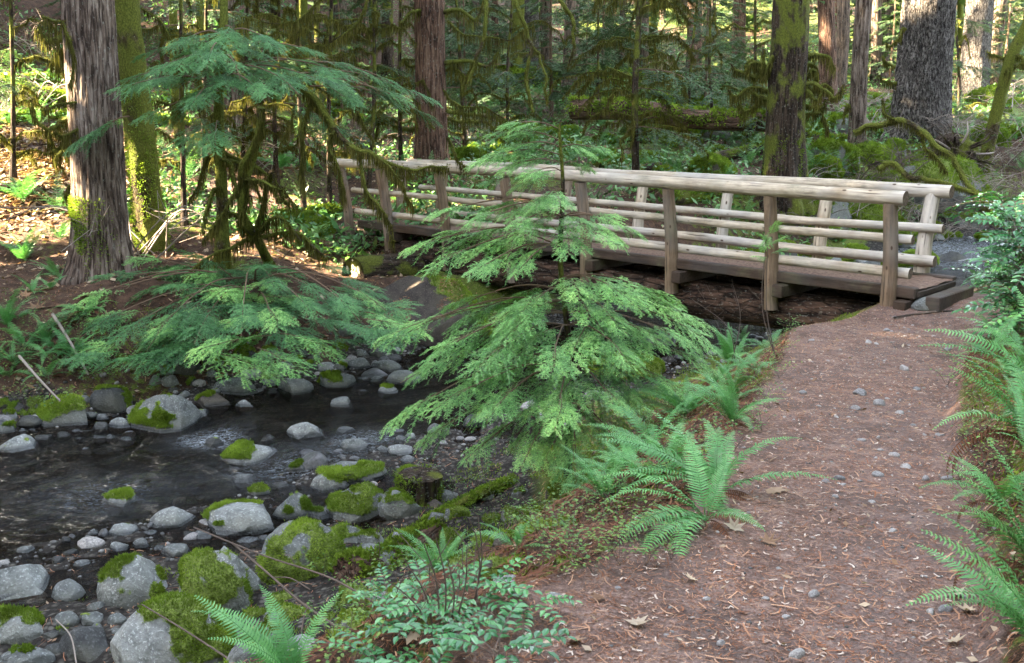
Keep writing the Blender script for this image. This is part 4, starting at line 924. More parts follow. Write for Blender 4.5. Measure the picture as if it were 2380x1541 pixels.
for i in range(76):      # more of its boughs, layered down the slope of the crown
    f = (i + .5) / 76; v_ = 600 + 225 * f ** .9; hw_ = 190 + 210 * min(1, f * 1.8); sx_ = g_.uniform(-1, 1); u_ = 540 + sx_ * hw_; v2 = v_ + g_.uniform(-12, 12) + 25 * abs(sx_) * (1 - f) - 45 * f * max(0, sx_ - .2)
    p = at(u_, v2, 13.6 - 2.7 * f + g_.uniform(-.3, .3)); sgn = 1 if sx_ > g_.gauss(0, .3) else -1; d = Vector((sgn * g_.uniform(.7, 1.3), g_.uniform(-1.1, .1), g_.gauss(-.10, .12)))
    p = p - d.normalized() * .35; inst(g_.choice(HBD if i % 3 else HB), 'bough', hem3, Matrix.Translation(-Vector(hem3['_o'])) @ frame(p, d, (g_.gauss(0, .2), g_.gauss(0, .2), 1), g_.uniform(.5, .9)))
for i, (a, b, c_) in enumerate(((430, 640, 300), (700, 560, 660), (760, 600, 700), (470, 560, 520), (650, 470, 620))):
    limb(hem3, [cen + Vector((0, 0, .5)), at((600 + a) / 2, b - 60, 13.2), at(a, b, 13)], .028, .012, M_barkmoss, (120, .08, .4, .012), 'branch', 840 + i)

# overhanging mossy limbs, each with a spray
def mlimb(label, pts, r0, r1, drp, seed, extra=(), name='mossy_limb', m=M_barkmoss):
    P = [at(*p) for p in pts]; root = thing(name, label, 'branch', tuple(P[0]), 'moss hung limbs')
    Q, _ = limb(root, P, r0, r1, m, drp, 'limb', seed)
    for j, (k0, pts2, ra, rb) in enumerate(extra):
        limb(root, [Vector(Q[int(k0 * (len(Q) - 1))])] + [at(*p) for p in pts2], ra, rb, m, drp, 'side_branch', seed * 7 + j)
    return root
mlimb('long mossy limb drooping over the left end of the handrail', [(680, 180, 13.2), (740, 240, 13), (800, 320, 12.8), (870, 365, 12.6), (960, 392, 12.6), (1040, 388, 12.8)], .05, .01, (150, .08, .42, .013), 1,
      [(.35, [(770, 330, 12.8), (785, 400, 12.7), (800, 460, 12.7)], .02, .008), (.5, [(850, 430, 12.6), (890, 500, 12.5), (915, 560, 12.4)], .022, .008), (.62, [(930, 420, 12.5), (960, 480, 12.5)], .014, .006), (.15, [(700, 330, 13), (705, 430, 13)], .016, .006)])
mlimb('mossy forked branch hanging near the left bank below the hemlock sprays', [(608, 250, 12.7), (595, 330, 12.8), (560, 400, 12.8), (575, 450, 12.9), (560, 500, 12.9)], .05, .02, (160, .08, .35, .013), 2,
      [(.6, [(620, 430, 12.7), (650, 445, 12.7), (668, 478, 12.7)], .025, .014), (.6, [(530, 470, 12.8), (490, 540, 12.9)], .02, .012)])
mlimb('curved mossy limb hanging from the top, left of three', [(1128, -60, 15), (1122, 60, 15), (1112, 130, 15), (1090, 190, 15)], .035, .022, (60, .03, .12, .012), 3)
mlimb('forked mossy limb hanging from the top centre down to the ferns', [(1180, -60, 15), (1213, 50, 15), (1230, 110, 15), (1222, 190, 15), (1238, 262, 15)], .032, .02, (60, .03, .14, .012), 4, [(.5, [(1262, 160, 14.9), (1272, 240, 14.9)], .018, .012)])
mlimb('thin hooked mossy limb at the top, right of the forked one', [(1275, -30, 14.6), (1318, 30, 14.6), (1334, 80, 14.6), (1322, 160, 14.6)], .035, .012, (60, .03, .12, .012), 5)
mlimb('arched fallen mossy branch at the right behind the bridge end', [(1985, 310, 16.5), (2060, 282, 16.2), (2120, 290, 15.8), (2190, 345, 15.2), (2250, 420, 14.8), (2330, 520, 14)], .05, .03, (140, .05, .2, .012), 6,
      [(.3, [(2052, 262, 16.2), (2050, 232, 16.2)], .02, .012), (.45, [(2160, 350, 15.6), (2200, 400, 15.4)], .03, .015), (.9, [(2180, 420, 15), (2120, 410, 15.3), (2070, 380, 15.5), (2040, 392, 15.5)], .03, .045)])
for i, (pts, lb) in enumerate(((((330, 20, 15), (380, 60, 15), (420, 180, 15), (410, 260, 15)), 'moss hung dead limb right of the yellow green mossy tree'),
    (((100, 40, 13), (150, 60, 13), (175, 120, 13), (160, 200, 13)), 'moss draped limb left of the big grey trunk top'),
    (((180, 238, 13.6), (130, 246, 13.4), (95, 258, 13.3)), 'short moss fringed limb left of the big grey trunk'),
    (((185, 300, 13.6), (150, 318, 13.4), (125, 310, 13.3)), 'small mossy stub branch lower left of the big grey trunk'),
    (((760, -20, 16), (700, 40, 16), (650, 60, 16), (560, 40, 16)), 'long mossy limb crossing above the hemlock sprays'),
    (((860, -30, 17), (820, 60, 17), (760, 100, 17), (700, 110, 17)), 'mossy limb at the top, left of the straight cedar'),
    (((1040, 50, 17), (1090, 80, 17), (1180, 90, 17), (1240, 60, 17)), 'thin mossy limb right of the straight cedar near the top'),
    (((1030, 210, 18), (1070, 250, 18), (1150, 260, 18), (1230, 320, 18)), 'low mossy branch right of the straight cedar foot'),
    (((1040, 320, 15), (1060, 370, 15), (1085, 390, 15)), 'short mossy twig standing behind the handrail'),
    (((430, 90, 16), (470, 200, 16), (500, 300, 16), (480, 380, 16)), 'drooping moss curtain limb behind the slim hemlock'),
    (((600, 60, 17), (660, 150, 17), (680, 260, 17), (650, 340, 17)), 'moss curtain limb in the middle of the left thicket'),
    (((760, 90, 16), (790, 200, 16), (830, 260, 16), (870, 330, 16)), 'moss curtain limb left of the straight cedar'))):
    mlimb(lb, pts, .016, .007, (120, .08, .6, .011), 30 + i)

# mossy leafless saplings: trunk with drooping moss branches
def mossy_sapling(label, base, y, top, r, n, zr, blen, seed, green=0, group='moss hung saplings', drp=(90, .08, .4, .013)):
    B = at(*base, y); B.z = hz(B.x, B.y) - .05; T = at(*top, y); g = random.Random(seed)
    root = thing('mossy_sapling', label, 'tree', tuple(B), group); P = cr([B, B.lerp(T, .5) + Vector((g.uniform(-.08, .08), 0, 0)), T, T + (T - B) * .6], 10)
    mb = MB(); tube(mb, P, np.linspace(r, r * .5, len(P)), 10, .5, ridged(.1, 2, 2, seed, .5, .25)); mb.build('trunk', M_barkdark, root, True)
    for i in range(n):
        z = g.uniform(*zr); p = Vector(P[int(np.argmin(abs(P[:, 2] - z)))]); a = g.uniform(0, 2 * pi) if g.random() < .4 else g.choice((0, pi)) + g.gauss(0, .4); l = blen * g.uniform(.5, 1.1); d = Vector((cos(a), sin(a), 0))
        limb(root, [p, p + d * l * .4 + Vector((0, 0, .12 * l)), p + d * l * .75 + Vector((0, 0, .04 * l)), p + d * l + Vector((0, 0, -.25 * l))], .016, .005, M_barkmoss, drp, 'branch', seed * 13 + i, 6, wob=.07)
    for i in range(green):
        z = g.uniform(zr[0] + .3, zr[1] + .6); p = Vector(P[int(np.argmin(abs(P[:, 2] - z)))]); a = g.uniform(0, 2 * pi); d = Vector((cos(a), sin(a), -.1))
        inst(g.choice(HF), 'bough', root, Matrix.Translation(-B) @ frame(p, d, (0, 0, 1), blen * g.uniform(.8, 1.5)))
    return root
mossy_sapling('dark young conifer with whorls of bare moss hung branches behind the bridge middle', (1480, 378), 20, (1486, 0), .075, 34, (1.3, 4.4), 1.35, 1, 10, None)
SL = [((430, 560), 17, (420, 0)), ((470, 420), 19, (480, 0)), ((560, 400), 20, (575, 0)), ((640, 380), 20, (650, 0)), ((700, 370), 18.5, (690, 0)), ((760, 350), 19, (770, 0)), ((850, 360), 20, (870, 0)), ((930, 330), 22, (930, 0)), ((1080, 330), 25, (1060, 0)), ((1180, 260), 28, (1190, 0)), ((1390, 210), 30, (1390, 0)), ((1600, 230), 30, (1620, 0)), ((1740, 300), 26, (1755, 0)), ((20, 330), 18, (25, 0)), ((2230, 260), 32, (2215, 0)), ((1660, 300), 27, (1650, 20))]
SLN = ['right of the yellow mossy tree', 'behind the slim hemlock trunk', 'behind the forked mossy branch', 'in the left thicket above the fern', 'behind the drooping limb', 'by the left end of the handrail', 'left of the straight cedar foot', 'touching the straight cedar left side', 'right of the straight cedar', 'below the hanging limbs', 'left of the whorled young conifer', 'right of the whorled young conifer', 'left of the dark flared trunk', 'at the far left edge', 'beside the massive fir', 'between the young conifer and the dark trunk']
for i, (b, y, t) in enumerate(SL):
    mossy_sapling('moss hung sapling ' + SLN[i], b, y, t, .045, 13 if b[0] < 1000 else 7, (.9, 4.2), 1.1 if y < 25 else 1.5, 40 + i, 3 if i % 2 else 5, drp=(90, .06, .32 if b[0] < 1000 else .2, .012))
# understorey conifers further back
CF = []
for v in range(3):
    fo = MB(); wo = MB(); g = random.Random(v); Hh = 5.5
    tube(wo, cr([(0, 0, -.1), (.05, 0, 2.5), (0, .05, Hh)], 5), np.linspace(.06, .01, 11), 6, .5); f_, w_ = hem_branch(300 + v, 1.0, .45, .25, .42, .07, .028, .05)
    for i in range(34):
        z = .5 + (Hh - .6) * (i / 34) ** .9; M = frame((0, 0, z), (cos(i * 2.4), sin(i * 2.4), -.12), (0, 0, 1), (1.9 * (1 - z / Hh) + .35) * g.uniform(.7, 1.15)); fo.addm(f_, M, g.uniform(-.2, .2)); wo.addm(w_, M)
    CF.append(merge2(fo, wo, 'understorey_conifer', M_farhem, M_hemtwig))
cfl = [(x_ * y_, y_) for x_, y_ in zip(np.random.default_rng(8).uniform(-.52, .5, 42), np.random.default_rng(9).uniform(34, 78, 42))] + [(-10.5, 26), (-7.2, 27), (-4.8, 29), (-12, 33), (-1.5, 33), (1.2, 31), (2.6, 36), (6.2, 33), (8, 38), (3.6, 41), (-3, 38), (-7, 40), (12, 40), (15, 44), (18, 38), (-14, 42), (-1, 46), (6, 48), (10, 52), (-9, 50), (20, 55), (-20, 50), (0, 56), (14, 60), (-12, 60), (5, 64), (24, 66), (-5, 68), (-22, 66), (17, 72), (9, 78), (-2, 80), (-15, 80), (28, 80), (21, 84)]
for i, (x, y) in enumerate(cfl):
    o = inst(CF[i % 3], 'understorey_conifer', None, None); o.location = (x, y, hz(x, y)); o.rotation_euler = (0, 0, rnd.uniform(0, 6)); s = rnd.uniform(.6, 1.25); o.scale = (s, s, s * .9)
    tag(o, 'hazy green understorey conifer between the far trunks', 'conifer', 'understorey conifers behind the creek')
# ================================================================ rocks
def ico(n):
    import bmesh
    bm = bmesh.new(); bmesh.ops.create_icosphere(bm, subdivisions=n, radius=1); v = np.array([q.co[:] for q in bm.verts]); f = np.array([[q.index for q in a.verts] for a in bm.faces]); bm.free(); return v, f
I5, I4, I3, I2 = ico(6), ico(5), ico(4), ico(3)
def rockshape(base, seed, cuts=7, lump=.12):
    v, f = base; g = np.random.default_rng(seed); v = v.copy()
    v = v * (1 + lump * 1.3 * fbm(v[:, 0] * 1.1, v[:, 1] * 1.1, v[:, 2] * 1.1, 2, seed))[:, None]
    for i in range(cuts):
        n = g.normal(0, 1, 3); n[2] = abs(n[2]) * .7; n /= np.linalg.norm(n); d = g.uniform(.55, .85); e = v @ n - d; e = np.where(e > 0, e, 0); v = v - n * (e * .93)[:, None]
    v = v * (1 + .035 * fbm(v[:, 0] * 4, v[:, 1] * 4, v[:, 2] * 4, 3, seed + 9))[:, None]
    return v / np.abs(v).max(0), f
def rock(box, moss, m, label, seed, yr=None, dr=.8, rot=None, cuts=6, name='boulder', group=None, mossdir=(0, 0), sit=.12, tilt=0., maxm=.95):
    u0, v0, u1, v1 = box; u, v = (u0 + u1) / 2, (v0 + v1) / 2
    d = ray(u, v); xs, ys, zs = d.x * _T, d.y * _T, ZC + d.z * _T
    surf = np.maximum(H(xs, ys, False), stream(xs, ys)[2] - .02 * (stream(xs, ys)[0] > 9))
    dS_, hW_, wl_, _, _ = stream(xs, ys); surf = np.where(dS_ < hW_ + 1, np.maximum(H(xs, ys, False), wl_ - .03), H(xs, ys, False))
    a = None; t = _T[np.nonzero(zs < surf)[0][0]]
    for it in range(3):
        y = d.y * t; sc = mpp(y) * (1 + .22 * max(0, (v - CY) / F)); a = (u1 - u0) * sc / 2; h = (v1 - v0) * sc / 2; th = PITCH + math.atan((v - CY) / F)
        b = a * dr; b = min(b, h / max(.2, sin(th)) * .8); c = 1.15 * math.sqrt(max(h * h - (b * sin(th)) ** 2, (.62 * h) ** 2)) / cos(th)
        t = _T[np.nonzero(zs < surf + sit * c)[0][0]]
    p = CAM + d * float(t); vv, ff = rockshape(I5 if a > .25 else (I4 if a > .1 else I3), seed, cuts)
    V_ = vv * np.array([a, b, c]); ca, sa = cos(R(tilt)), sin(R(tilt)); V_ = V_ @ np.array([[ca, 0, -sa], [0, 1, 0], [sa, 0, ca]])
    V_ = V_ + np.array(p); g = seed * 3.3
    e1, e2, e3 = V_[ff[:, 0]], V_[ff[:, 1]], V_[ff[:, 2]]; fn = np.cross(e2 - e1, e3 - e1); vn = np.zeros_like(V_)
    for j in range(3): np.add.at(vn, ff[:, j], fn)
    vn /= np.linalg.norm(vn, axis=1)[:, None] + 1e-9
    wlv = stream(V_[:, 0], V_[:, 1]); wet = np.where(wlv[0] < wlv[1] + .8, 1 - sm((V_[:, 2] - wlv[2] - .015) / .04), 0.)
    nse = fbm((V_[:, 0] - p.x) / a * 1.1 + g, (V_[:, 1] - p.y) / a * 1.1, (V_[:, 2] - p.z) / a * 1.1, 4, seed)
    nse = nse + .22 * fbm(V_[:, 0] * 9, V_[:, 1] * 9, V_[:, 2] * 9, 3, seed + 4)
    mk = sm((nse * 1.0 + vn[:, 2] * .42 + (vv[:, 0] * mossdir[0] + vv[:, 1] * mossdir[1]) * .6 - .75 + moss * 1.15) / .30) * (wlv[2] < V_[:, 2] - .05 if True else 1)
    mk = mk * np.where(wlv[0] < wlv[1] + .8, V_[:, 2] > wlv[2] + .05, True)
    V2 = V_ + vn * (mk * (.012 + .018 * fbm(V_[:, 0] * 22, V_[:, 1] * 22, V_[:, 2] * 22, 2, seed)) * min(1.5, a / .3))[:, None]
    mb = MB(); mb.add(V2, ff, .5, np.stack([wet, mk, mk * 0], -1)); o = mb.build(name, m, None, True, tuple(p)); tag(o, label, 'rock', group)
    if moss > 0 and mk.mean() > .02:
        pr = mk * np.linalg.norm(np.zeros_like(V_) + 1, axis=1); pick = np.nonzero((mk > .5) & (vn[:, 1] < .5))[0]
        if len(pick) > 20:
            cnt = int(min(11000, 2800 * a * a / .04)); ch = rng.choice(pick, cnt); mm_ = MB(); fuzz(mm_, V2[ch] + rng.normal(0, a * .02, (cnt, 3)) * (1 - np.abs(vn[ch])), vn[ch] + [0, 0, .3], .014 * max(1, p.y / 8), .0035 * max(1, p.y / 8), 1, seed, (.1, .95)); mm_.build('moss', M_moss, o)
    return o, p, a
G, P_, D_, B_ = M_rock, M_rockpale, M_rockdark, M_rockbrown
RK = [  # box, moss, material, label, extra
 ((303, 922, 468, 1050), .62, G, 'big midstream boulder with thick moss on its top left', dict(mossdir=(-.5, -.2), tilt=-8, cuts=5)),
 ((512, 1030, 685, 1095), .33, P_, 'pale wedge boulder in the stream with moss on its left end', dict(mossdir=(-.9, 0), tilt=10)),
 ((665, 978, 772, 1040), .05, P_, 'pale bare wedge stone in the stream, below the grey dome stone', dict(tilt=8)),
 ((788, 1020, 858, 1066), .0, G, 'smooth round grey stone at the water edge under the young hemlock', dict(cuts=2)),
 ((640, 878, 730, 942), .0, G, 'smooth grey dome stone at the upper water edge', dict(cuts=3)),
 ((733, 865, 828, 926), .38, G, 'rounded stone mossy on its left, right of the grey dome stone', dict(mossdir=(-.8, 0))),
 ((762, 918, 827, 966), .08, G, 'grey stone below the half mossy rounded stone', {}),
 ((495, 880, 606, 932), .05, G, 'wide flat grey boulder on the far gravel bar', dict(cuts=4)),
 ((453, 914, 542, 966), .28, B_, 'brownish mossy stone left of the pale angular one', {}),
 ((448, 950, 496, 982), .4, G, 'small mossy stone just right of the big midstream boulder', {}),
 ((545, 928, 602, 964), .0, P_, 'pale angular stone at the far water edge', {}),
 ((250, 972, 306, 1014), .05, P_, 'pale stone left of the big midstream boulder', {}),
 ((86, 925, 220, 1014), .75, G, 'mound shaped boulder capped with thick moss on the left shore', dict(mossdir=(-.3, 0))),
 ((-10, 1010, 94, 1074), .45, P_, 'mossy topped pale boulder at the left edge in the water', {}),
 ((212, 893, 312, 978), .2, D_, 'dark shaded boulder tucked under the left bank', {}),
 ((232, 1140, 343, 1198), .55, P_, 'small pyramid stone with a bright moss cap in the lower stream', dict(mossdir=(-.2, -.2))),
 ((342, 1178, 463, 1242), .04, P_, 'pale long smooth stone right of the moss capped pyramid', dict(tilt=-16, cuts=2)),
 ((245, 1215, 322, 1254), .3, P_, 'small domed stone with a green stain in the lower stream', dict(cuts=2)),
 ((249, 1257, 299, 1292), .0, P_, 'small blue grey cube like stone in the lower stream', {}),
 ((307, 1251, 352, 1283), .0, G, 'small pointed dark stone beside the cube like one', {}),
 ((203, 1229, 234, 1251), .0, P_, 'tiny pale stone left of the domed stone', {}),
 ((463, 1170, 655, 1262), .42, P_, 'long pale boulder with moss patches at the near shore', dict(cuts=4)),
 ((-60, 1303, 134, 1432), .4, P_, 'large pale boulder with a moss band at the lower left edge', dict(mossdir=(0, -.5))),
 ((119, 1351, 198, 1420), .04, G, 'smooth grey egg shaped stone right of the lower left boulder', dict(cuts=1)),
 ((221, 1297, 391, 1454), .50, P_, 'rounded mossy boulder, left one of the two big round ones', dict(cuts=4, mossdir=(.2, -.2))),
 ((394, 1288, 588, 1462), .66, P_, 'rounded very mossy boulder, right one of the two big round ones', dict(cuts=2, mossdir=(0, -.2))),
 ((495, 1268, 605, 1442), .02, P_, 'tall pale speckled boulder standing behind the right round mossy one', dict(cuts=3)),
 ((372, 1264, 456, 1312), .05, G, 'grey slab stone above the two round mossy boulders', {}),
 ((-50, 1411, 123, 1506), .55, P_, 'mossy boulder at the lower left, below the banded one', dict(mossdir=(0, .3))),
 ((126, 1460, 276, 1560), .0, D_, 'wet black rock in the trickle at the lower left', dict(cuts=9)),
 ((0, 1500, 128, 1580), .3, G, 'stone at the bottom left corner of the view', {}),
 ((250, 1403, 545, 1640), .38, P_, 'large pale sloping boulder at the bottom, moss on its right side', dict(mossdir=(.6, 0), tilt=-12, cuts=4)),
 ((595, 1222, 802, 1402), .80, G, 'big boulder covered in green moss at the near shore', dict(cuts=3)),
 ((630, 1150, 735, 1240), .5, G, 'grey and mossy rock above the big green boulder', {}),
 ((738, 1128, 905, 1245), .72, G, 'mossy rock mound right of the shore boulders', {}),
 ((718, 1098, 822, 1158), .6, P_, 'moss capped rock at the water edge above the mound', {}),
 ((734, 1066, 910, 1132), .7, G, 'low mossy ledge at the creek edge left of the stump', dict(cuts=4)),
 ((597, 1401, 738, 1467), .55, G, 'low mossy slab below the big green boulder', {}),
 ((640, 1478, 765, 1560), .15, P_, 'grey stone at the bottom behind the fern', {}),
 ((778, 1256, 945, 1376), .62, G, 'brown green mossy boulder right of the big green one', {}),
 ((856, 838, 936, 882), .02, G, 'smooth stone at the creek edge left of the young hemlock, upper', dict(cuts=2)),
 ((884, 862, 985, 908), .02, G, 'smooth grey stone at the creek edge left of the young hemlock, lower', dict(cuts=1)),
 ((641, 838, 691, 881), .0, G, 'grey stone on the gravel above the dome stone', {}),
 ((535, 803, 597, 863), .75, D_, 'dark round mossy stone under the overhanging boughs', {}),
 ((397, 824, 472, 886), .35, D_, 'dark stone under the left boughs', {}), ((467, 818, 513, 872), .4, D_, 'narrow dark stone under the left boughs', {}),
 ((838, 760, 884, 806), .1, G, 'angular grey stone by the huge brown rock', {}), ((780, 752, 826, 790), .0, G, 'grey stone on the gravel below the sill log', {}),
 ((836, 645, 1190, 830), .34, B_, 'huge brown rock under the bridge strewn with needles', dict(cuts=9, dr=.7, mossdir=(.6, 0))),
 ((1362, 818, 1560, 905), .85, G, 'yellow green mossy rock seen behind the young hemlock', {}),
 ((716, 795, 752, 822), .7, G, 'small moss ball stone on the gravel, left', {}), ((772, 796, 806, 824), .7, G, 'small moss ball stone on the gravel, right', {}), ((612, 806, 648, 836), .7, G, 'small moss ball stone under the bough tips', {}),
 ((1138, 1334, 1228, 1380), .04, P_, 'pale lumpy stone at the trail edge by the shiny shrub', {}),
 ((1243, 1377, 1324, 1400), .0, P_, 'flat pale stone sunk in the trail near the pale lumpy one', dict(cuts=2)),
 ((2118, 692, 2200, 735), .0, G, 'pale round rock at the right end of the bridge', dict(cuts=2)),
 ((1508, 272, 1632, 372), .85, G, 'tall bright mossy mound behind the bridge, right of the young conifer', {}),
 ((2060, 370, 2300, 500), .7, G, 'large bright mossy rock at the right behind the handrail end', dict(cuts=8)),
 ((1955, 480, 2110, 580), .8, G, 'mossy rock seen between the right posts', {}), ((1850, 455, 2000, 540), .6, G, 'mossy rock seen below the far handrail near its end', {}),
 ((1925, 575, 2035, 635), .35, P_, 'round creek stone with moss cap seen under the lower rails', {}), ((2000, 600, 2080, 650), .3, G, 'creek stone beside the right near post', {}),
 ((1990, 400, 2110, 470), .85, G, 'moss covered block above the end of the near handrail', {}), ((1880, 330, 1990, 420), .7, G, 'mossy stone behind the dark flared trunk on its right', {}),
 ((1870, 370, 1960, 430), .85, G, 'moss cushion rock right of the flared trunk foot', {}), ((2050, 330, 2110, 390), .6, G, 'grey topped mossy stone left of the massive fir foot', {}),
 ((1380, 740, 1450, 790), .0, D_, 'wet stone in the creek behind the young hemlock', {}), ((1480, 770, 1590, 830), .0, D_, 'wet dark slab in the creek behind the young hemlock', {}),
 ((2180, 585, 2260, 625), .0, D_, 'dark wet stone splitting the far riffle', {}), ((2150, 540, 2200, 570), .2, G, 'stone in the far creek near the frame edge', {}), ((2215, 500, 2290, 545), .4, G, 'mossy stone on the far side of the riffle', {}),
 ((1720, 580, 1800, 640), .5, G, 'mossy stone seen through the rails in the middle', {}), ((690, 500, 780, 560), .8, G, 'mossy mound at the left end of the bridge', {}),
 ((600, 1010, 640, 1035), .0, D_, 'small dark stone in the cascade', {}), ((470, 1015, 520, 1060), .0, D_, 'wet round stone at the little cascade', {}), ((185, 1040, 215, 1058), .0, P_, 'tiny pale stone in the smooth pool, left', {}), ((213, 1038, 258, 1056), .0, B_, 'flat tan stone in the smooth pool', {}), ((620, 1115, 680, 1145), .0, D_, 'dark stone with riffle below the pale wedge boulder', {})]
for i, (bx, ms_, m_, lb, kw) in enumerate(RK):
    kw = dict(kw); o, p_, a_ = rock(bx, ms_, m_, lb, 11 + i, **kw)
    if 'huge brown' in lb:      # needles lying on it
        me = o.data; co = np.empty(len(me.vertices) * 3, np.float32); me.vertices.foreach_get('co', co); co = co.reshape(-1, 3) + np.array(p_); nn_ = np.empty(len(me.vertices) * 3, np.float32); me.vertices.foreach_get('normal', nn_); nn_ = nn_.reshape(-1, 3)
        ok = np.nonzero((nn_[:, 2] > .55) & (vnoise(co[:, 0] * 2.5, co[:, 1] * 2.5, 0, 3) > -.1))[0]; ch = rng.choice(ok, 2600); C = co[ch] + rng.normal(0, .01, (2600, 3)) * [1, 1, 0] + [0, 0, .006]; a = rng.uniform(0, 2 * pi, 2600); D = np.stack([np.cos(a), np.sin(a), 0 * a], -1); D = D - nn_[ch] * (D * nn_[ch]).sum(1)[:, None]; S_ = np.cross(D, nn_[ch]); L = rng.uniform(.015, .045, (2600, 1))
        mb = MB(); mb.add(np.stack([C - D * L, C + S_ * .004, C + D * L, C - S_ * .004], 1).reshape(-1, 3), np.arange(2600 * 4).reshape(-1, 4), np.repeat(rng.random(2600), 4)); mb.build('needle_litter', M_needle, o)

# more boulders and cobbles along the shores, and mossy mounds behind the bridge
gk = random.Random(21); used = []
def many(n, region, wr, moss, mats, label, cat, group, name, asp=(.45, .75), cuts=(3, 7)):
    k_ = 0; tries = 0
    while k_ < n and tries < n * 20:
        tries += 1; u, v = gk.uniform(region[0], region[2]), gk.uniform(region[1], region[3]); w = gk.uniform(*wr) * (1 + .6 * gk.random() ** 3)
        if any(abs(u - a) < (w + c) * .34 and abs(v - b) < (w * .6 + d) * .34 for a, b, c, d in used): continue
        h = w * gk.uniform(*asp); used.append((u, v, w, h)); o, p_, a_ = rock((u - w / 2, v - h / 2, u + w / 2, v + h / 2), gk.uniform(*moss), gk.choice(mats), label, 300 + len(used), cuts=gk.randint(*cuts), group=group, name=name); k_ += 1
for bx, *_ in RK: used.append(((bx[0] + bx[2]) / 2, (bx[1] + bx[3]) / 2, bx[2] - bx[0], bx[3] - bx[1]))
many(34, (360, 815, 930, 925), (22, 52), (0, .35), (G, P_, D_), 'cobble', 'rock', 'cobbles on the far gravel bar', 'boulder')
many(34, (0, 930, 300, 1030), (20, 60), (.1, .7), (G, D_), 'cobble', 'rock', 'rocks under the left bank', 'boulder')
many(42, (560, 1090, 960, 1290), (55, 120), (.5, .95), (G, P_, G), 'mossy rock', 'rock', 'mossy rocks of the near shore', 'boulder')
many(36, (540, 1280, 900, 1490), (60, 125), (.45, .95), (G, P_), 'mossy rock', 'rock', 'mossy rocks of the near shore', 'boulder')
many(16, (60, 1230, 620, 1320), (22, 50), (.0, .3), (G, P_, D_), 'cobble', 'rock', 'cobbles at the near water edge', 'boulder')
many(22, (100, 1400, 620, 1530), (28, 70), (.0, .3), (D_, G), 'wet rock', 'rock', 'wet rocks in the lower left trickle', 'boulder')
many(12, (780, 1000, 960, 1075), (20, 42), (0, .2), (P_, G), 'cobble', 'rock', 'cobbles by the young hemlock', 'boulder')
many(20, (950, 1150, 1350, 1330), (40, 90), (.5, .9), (G, B_), 'mossy rock', 'rock', 'mossy lumps on the bank below the trail', 'boulder')
many(30, (1480, 290, 2300, 460), (35, 95), (.55, .95), (G, B_), 'mossy rock', 'rock', 'mossy rocks behind the bridge', 'boulder', (.4, .7))
many(22, (1450, 235, 2350, 330), (30, 75), (.6, .95), (G, B_), 'mossy rock', 'rock', 'mossy rocks behind the bridge', 'boulder', (.4, .7))
many(14, (1820, 450, 2160, 640), (35, 80), (.4, .9), (G, P_), 'mossy rock', 'rock', 'mossy rocks behind the bridge', 'boulder', (.4, .7))
many(14, (2120, 480, 2370, 640), (20, 50), (.0, .5), (G, D_), 'creek rock', 'rock', 'rocks in the far creek', 'boulder')
many(14, (1080, 300, 1480, 380), (35, 80), (.6, .9), (G, B_), 'mossy rock', 'rock', 'mossy rocks behind the bridge', 'boulder', (.35, .6))
# small stones
PB = []
for i in range(7):
    vv, ff = rockshape(I2, 900 + i, 3 if i % 2 else 1); mb = MB(); mb.add(vv * np.array([1, rnd.uniform(.6, .9), rnd.uniform(.4, .7)]), ff); me = mb.mesh('stone', True); me.materials.append(M_pebble); PB.append(me)
PBD = []
for me in PB: c = me.copy(); c.materials.clear(); c.materials.append(M_pebbledark); PBD.append(c)
def stone(x, y, s, label, group, z=None, dark=False, sink=.25):
    o = bpy.data.objects.new('pebble' if 'trail' in group else 'stone', rnd.choice(PBD if dark else PB)); COL.objects.link(o); zz = hz(x, y) if z is None else z
    o.location = (x, y, zz + s * .5 * (.5 - sink)); o.rotation_euler = (rnd.uniform(-.25, .25), rnd.uniform(-.25, .25), rnd.uniform(0, 6.3)); o.scale = (s, s, s * rnd.uniform(.7, 1.1)); tag(o, label, 'stone', group)
# stones singled out on the trail
TS = [((1997, 915), .075, 'largest flat grey stone in the middle of the trail'), ((2045, 940), .055, 'grey stone right below the largest trail stone'), ((1988, 951), .035, 'pale stone left below the largest trail stone'), ((1885, 793), .03, 'dark round pebble on the upper left of the trail'), ((2018, 798), .045, 'pale flat stone in the middle of the upper trail'), ((2200, 815), .05, 'flat stone at the upper right trail edge'), ((2080, 740), .04, 'flat stone near the bridge sill'), ((2060, 770), .05, 'grey flat stone below the right posts'), ((2100, 860), .05, 'pale stone on the right of the upper trail'), ((2130, 905), .03, 'round grey pebble at the right trail edge'), ((1865, 915), .03, 'dark pebble on the left of the trail'), ((2090, 960), .03, 'dark oval pebble below the stone cluster'), ((2045, 1050), .02, 'small white pebble in mid trail'), ((2105, 1087), .03, 'tan round pebble at the right of mid trail'), ((2200, 1115), .035, 'grey stone at the right trail edge by the fern'), ((2150, 1118), .03, 'blue grey stone next to the edge stone'), ((1950, 1115), .03, 'dark blue pebble in mid trail'), ((2040, 1105), .035, 'slate grey stone on mid trail'), ((1890, 1385), .025, 'round grey pebble on the lower trail'), ((1850, 1528), .03, 'rounded stone at the bottom of the trail'), ((2195, 1420), .03, 'oval tan stone by the white leaves'), ((1940, 1160), .02, 'small grey pebble below mid trail')]
for (uv, s, lb) in TS: p = gr(*uv); stone(p.x, p.y, s, lb, 'stones in the trail')
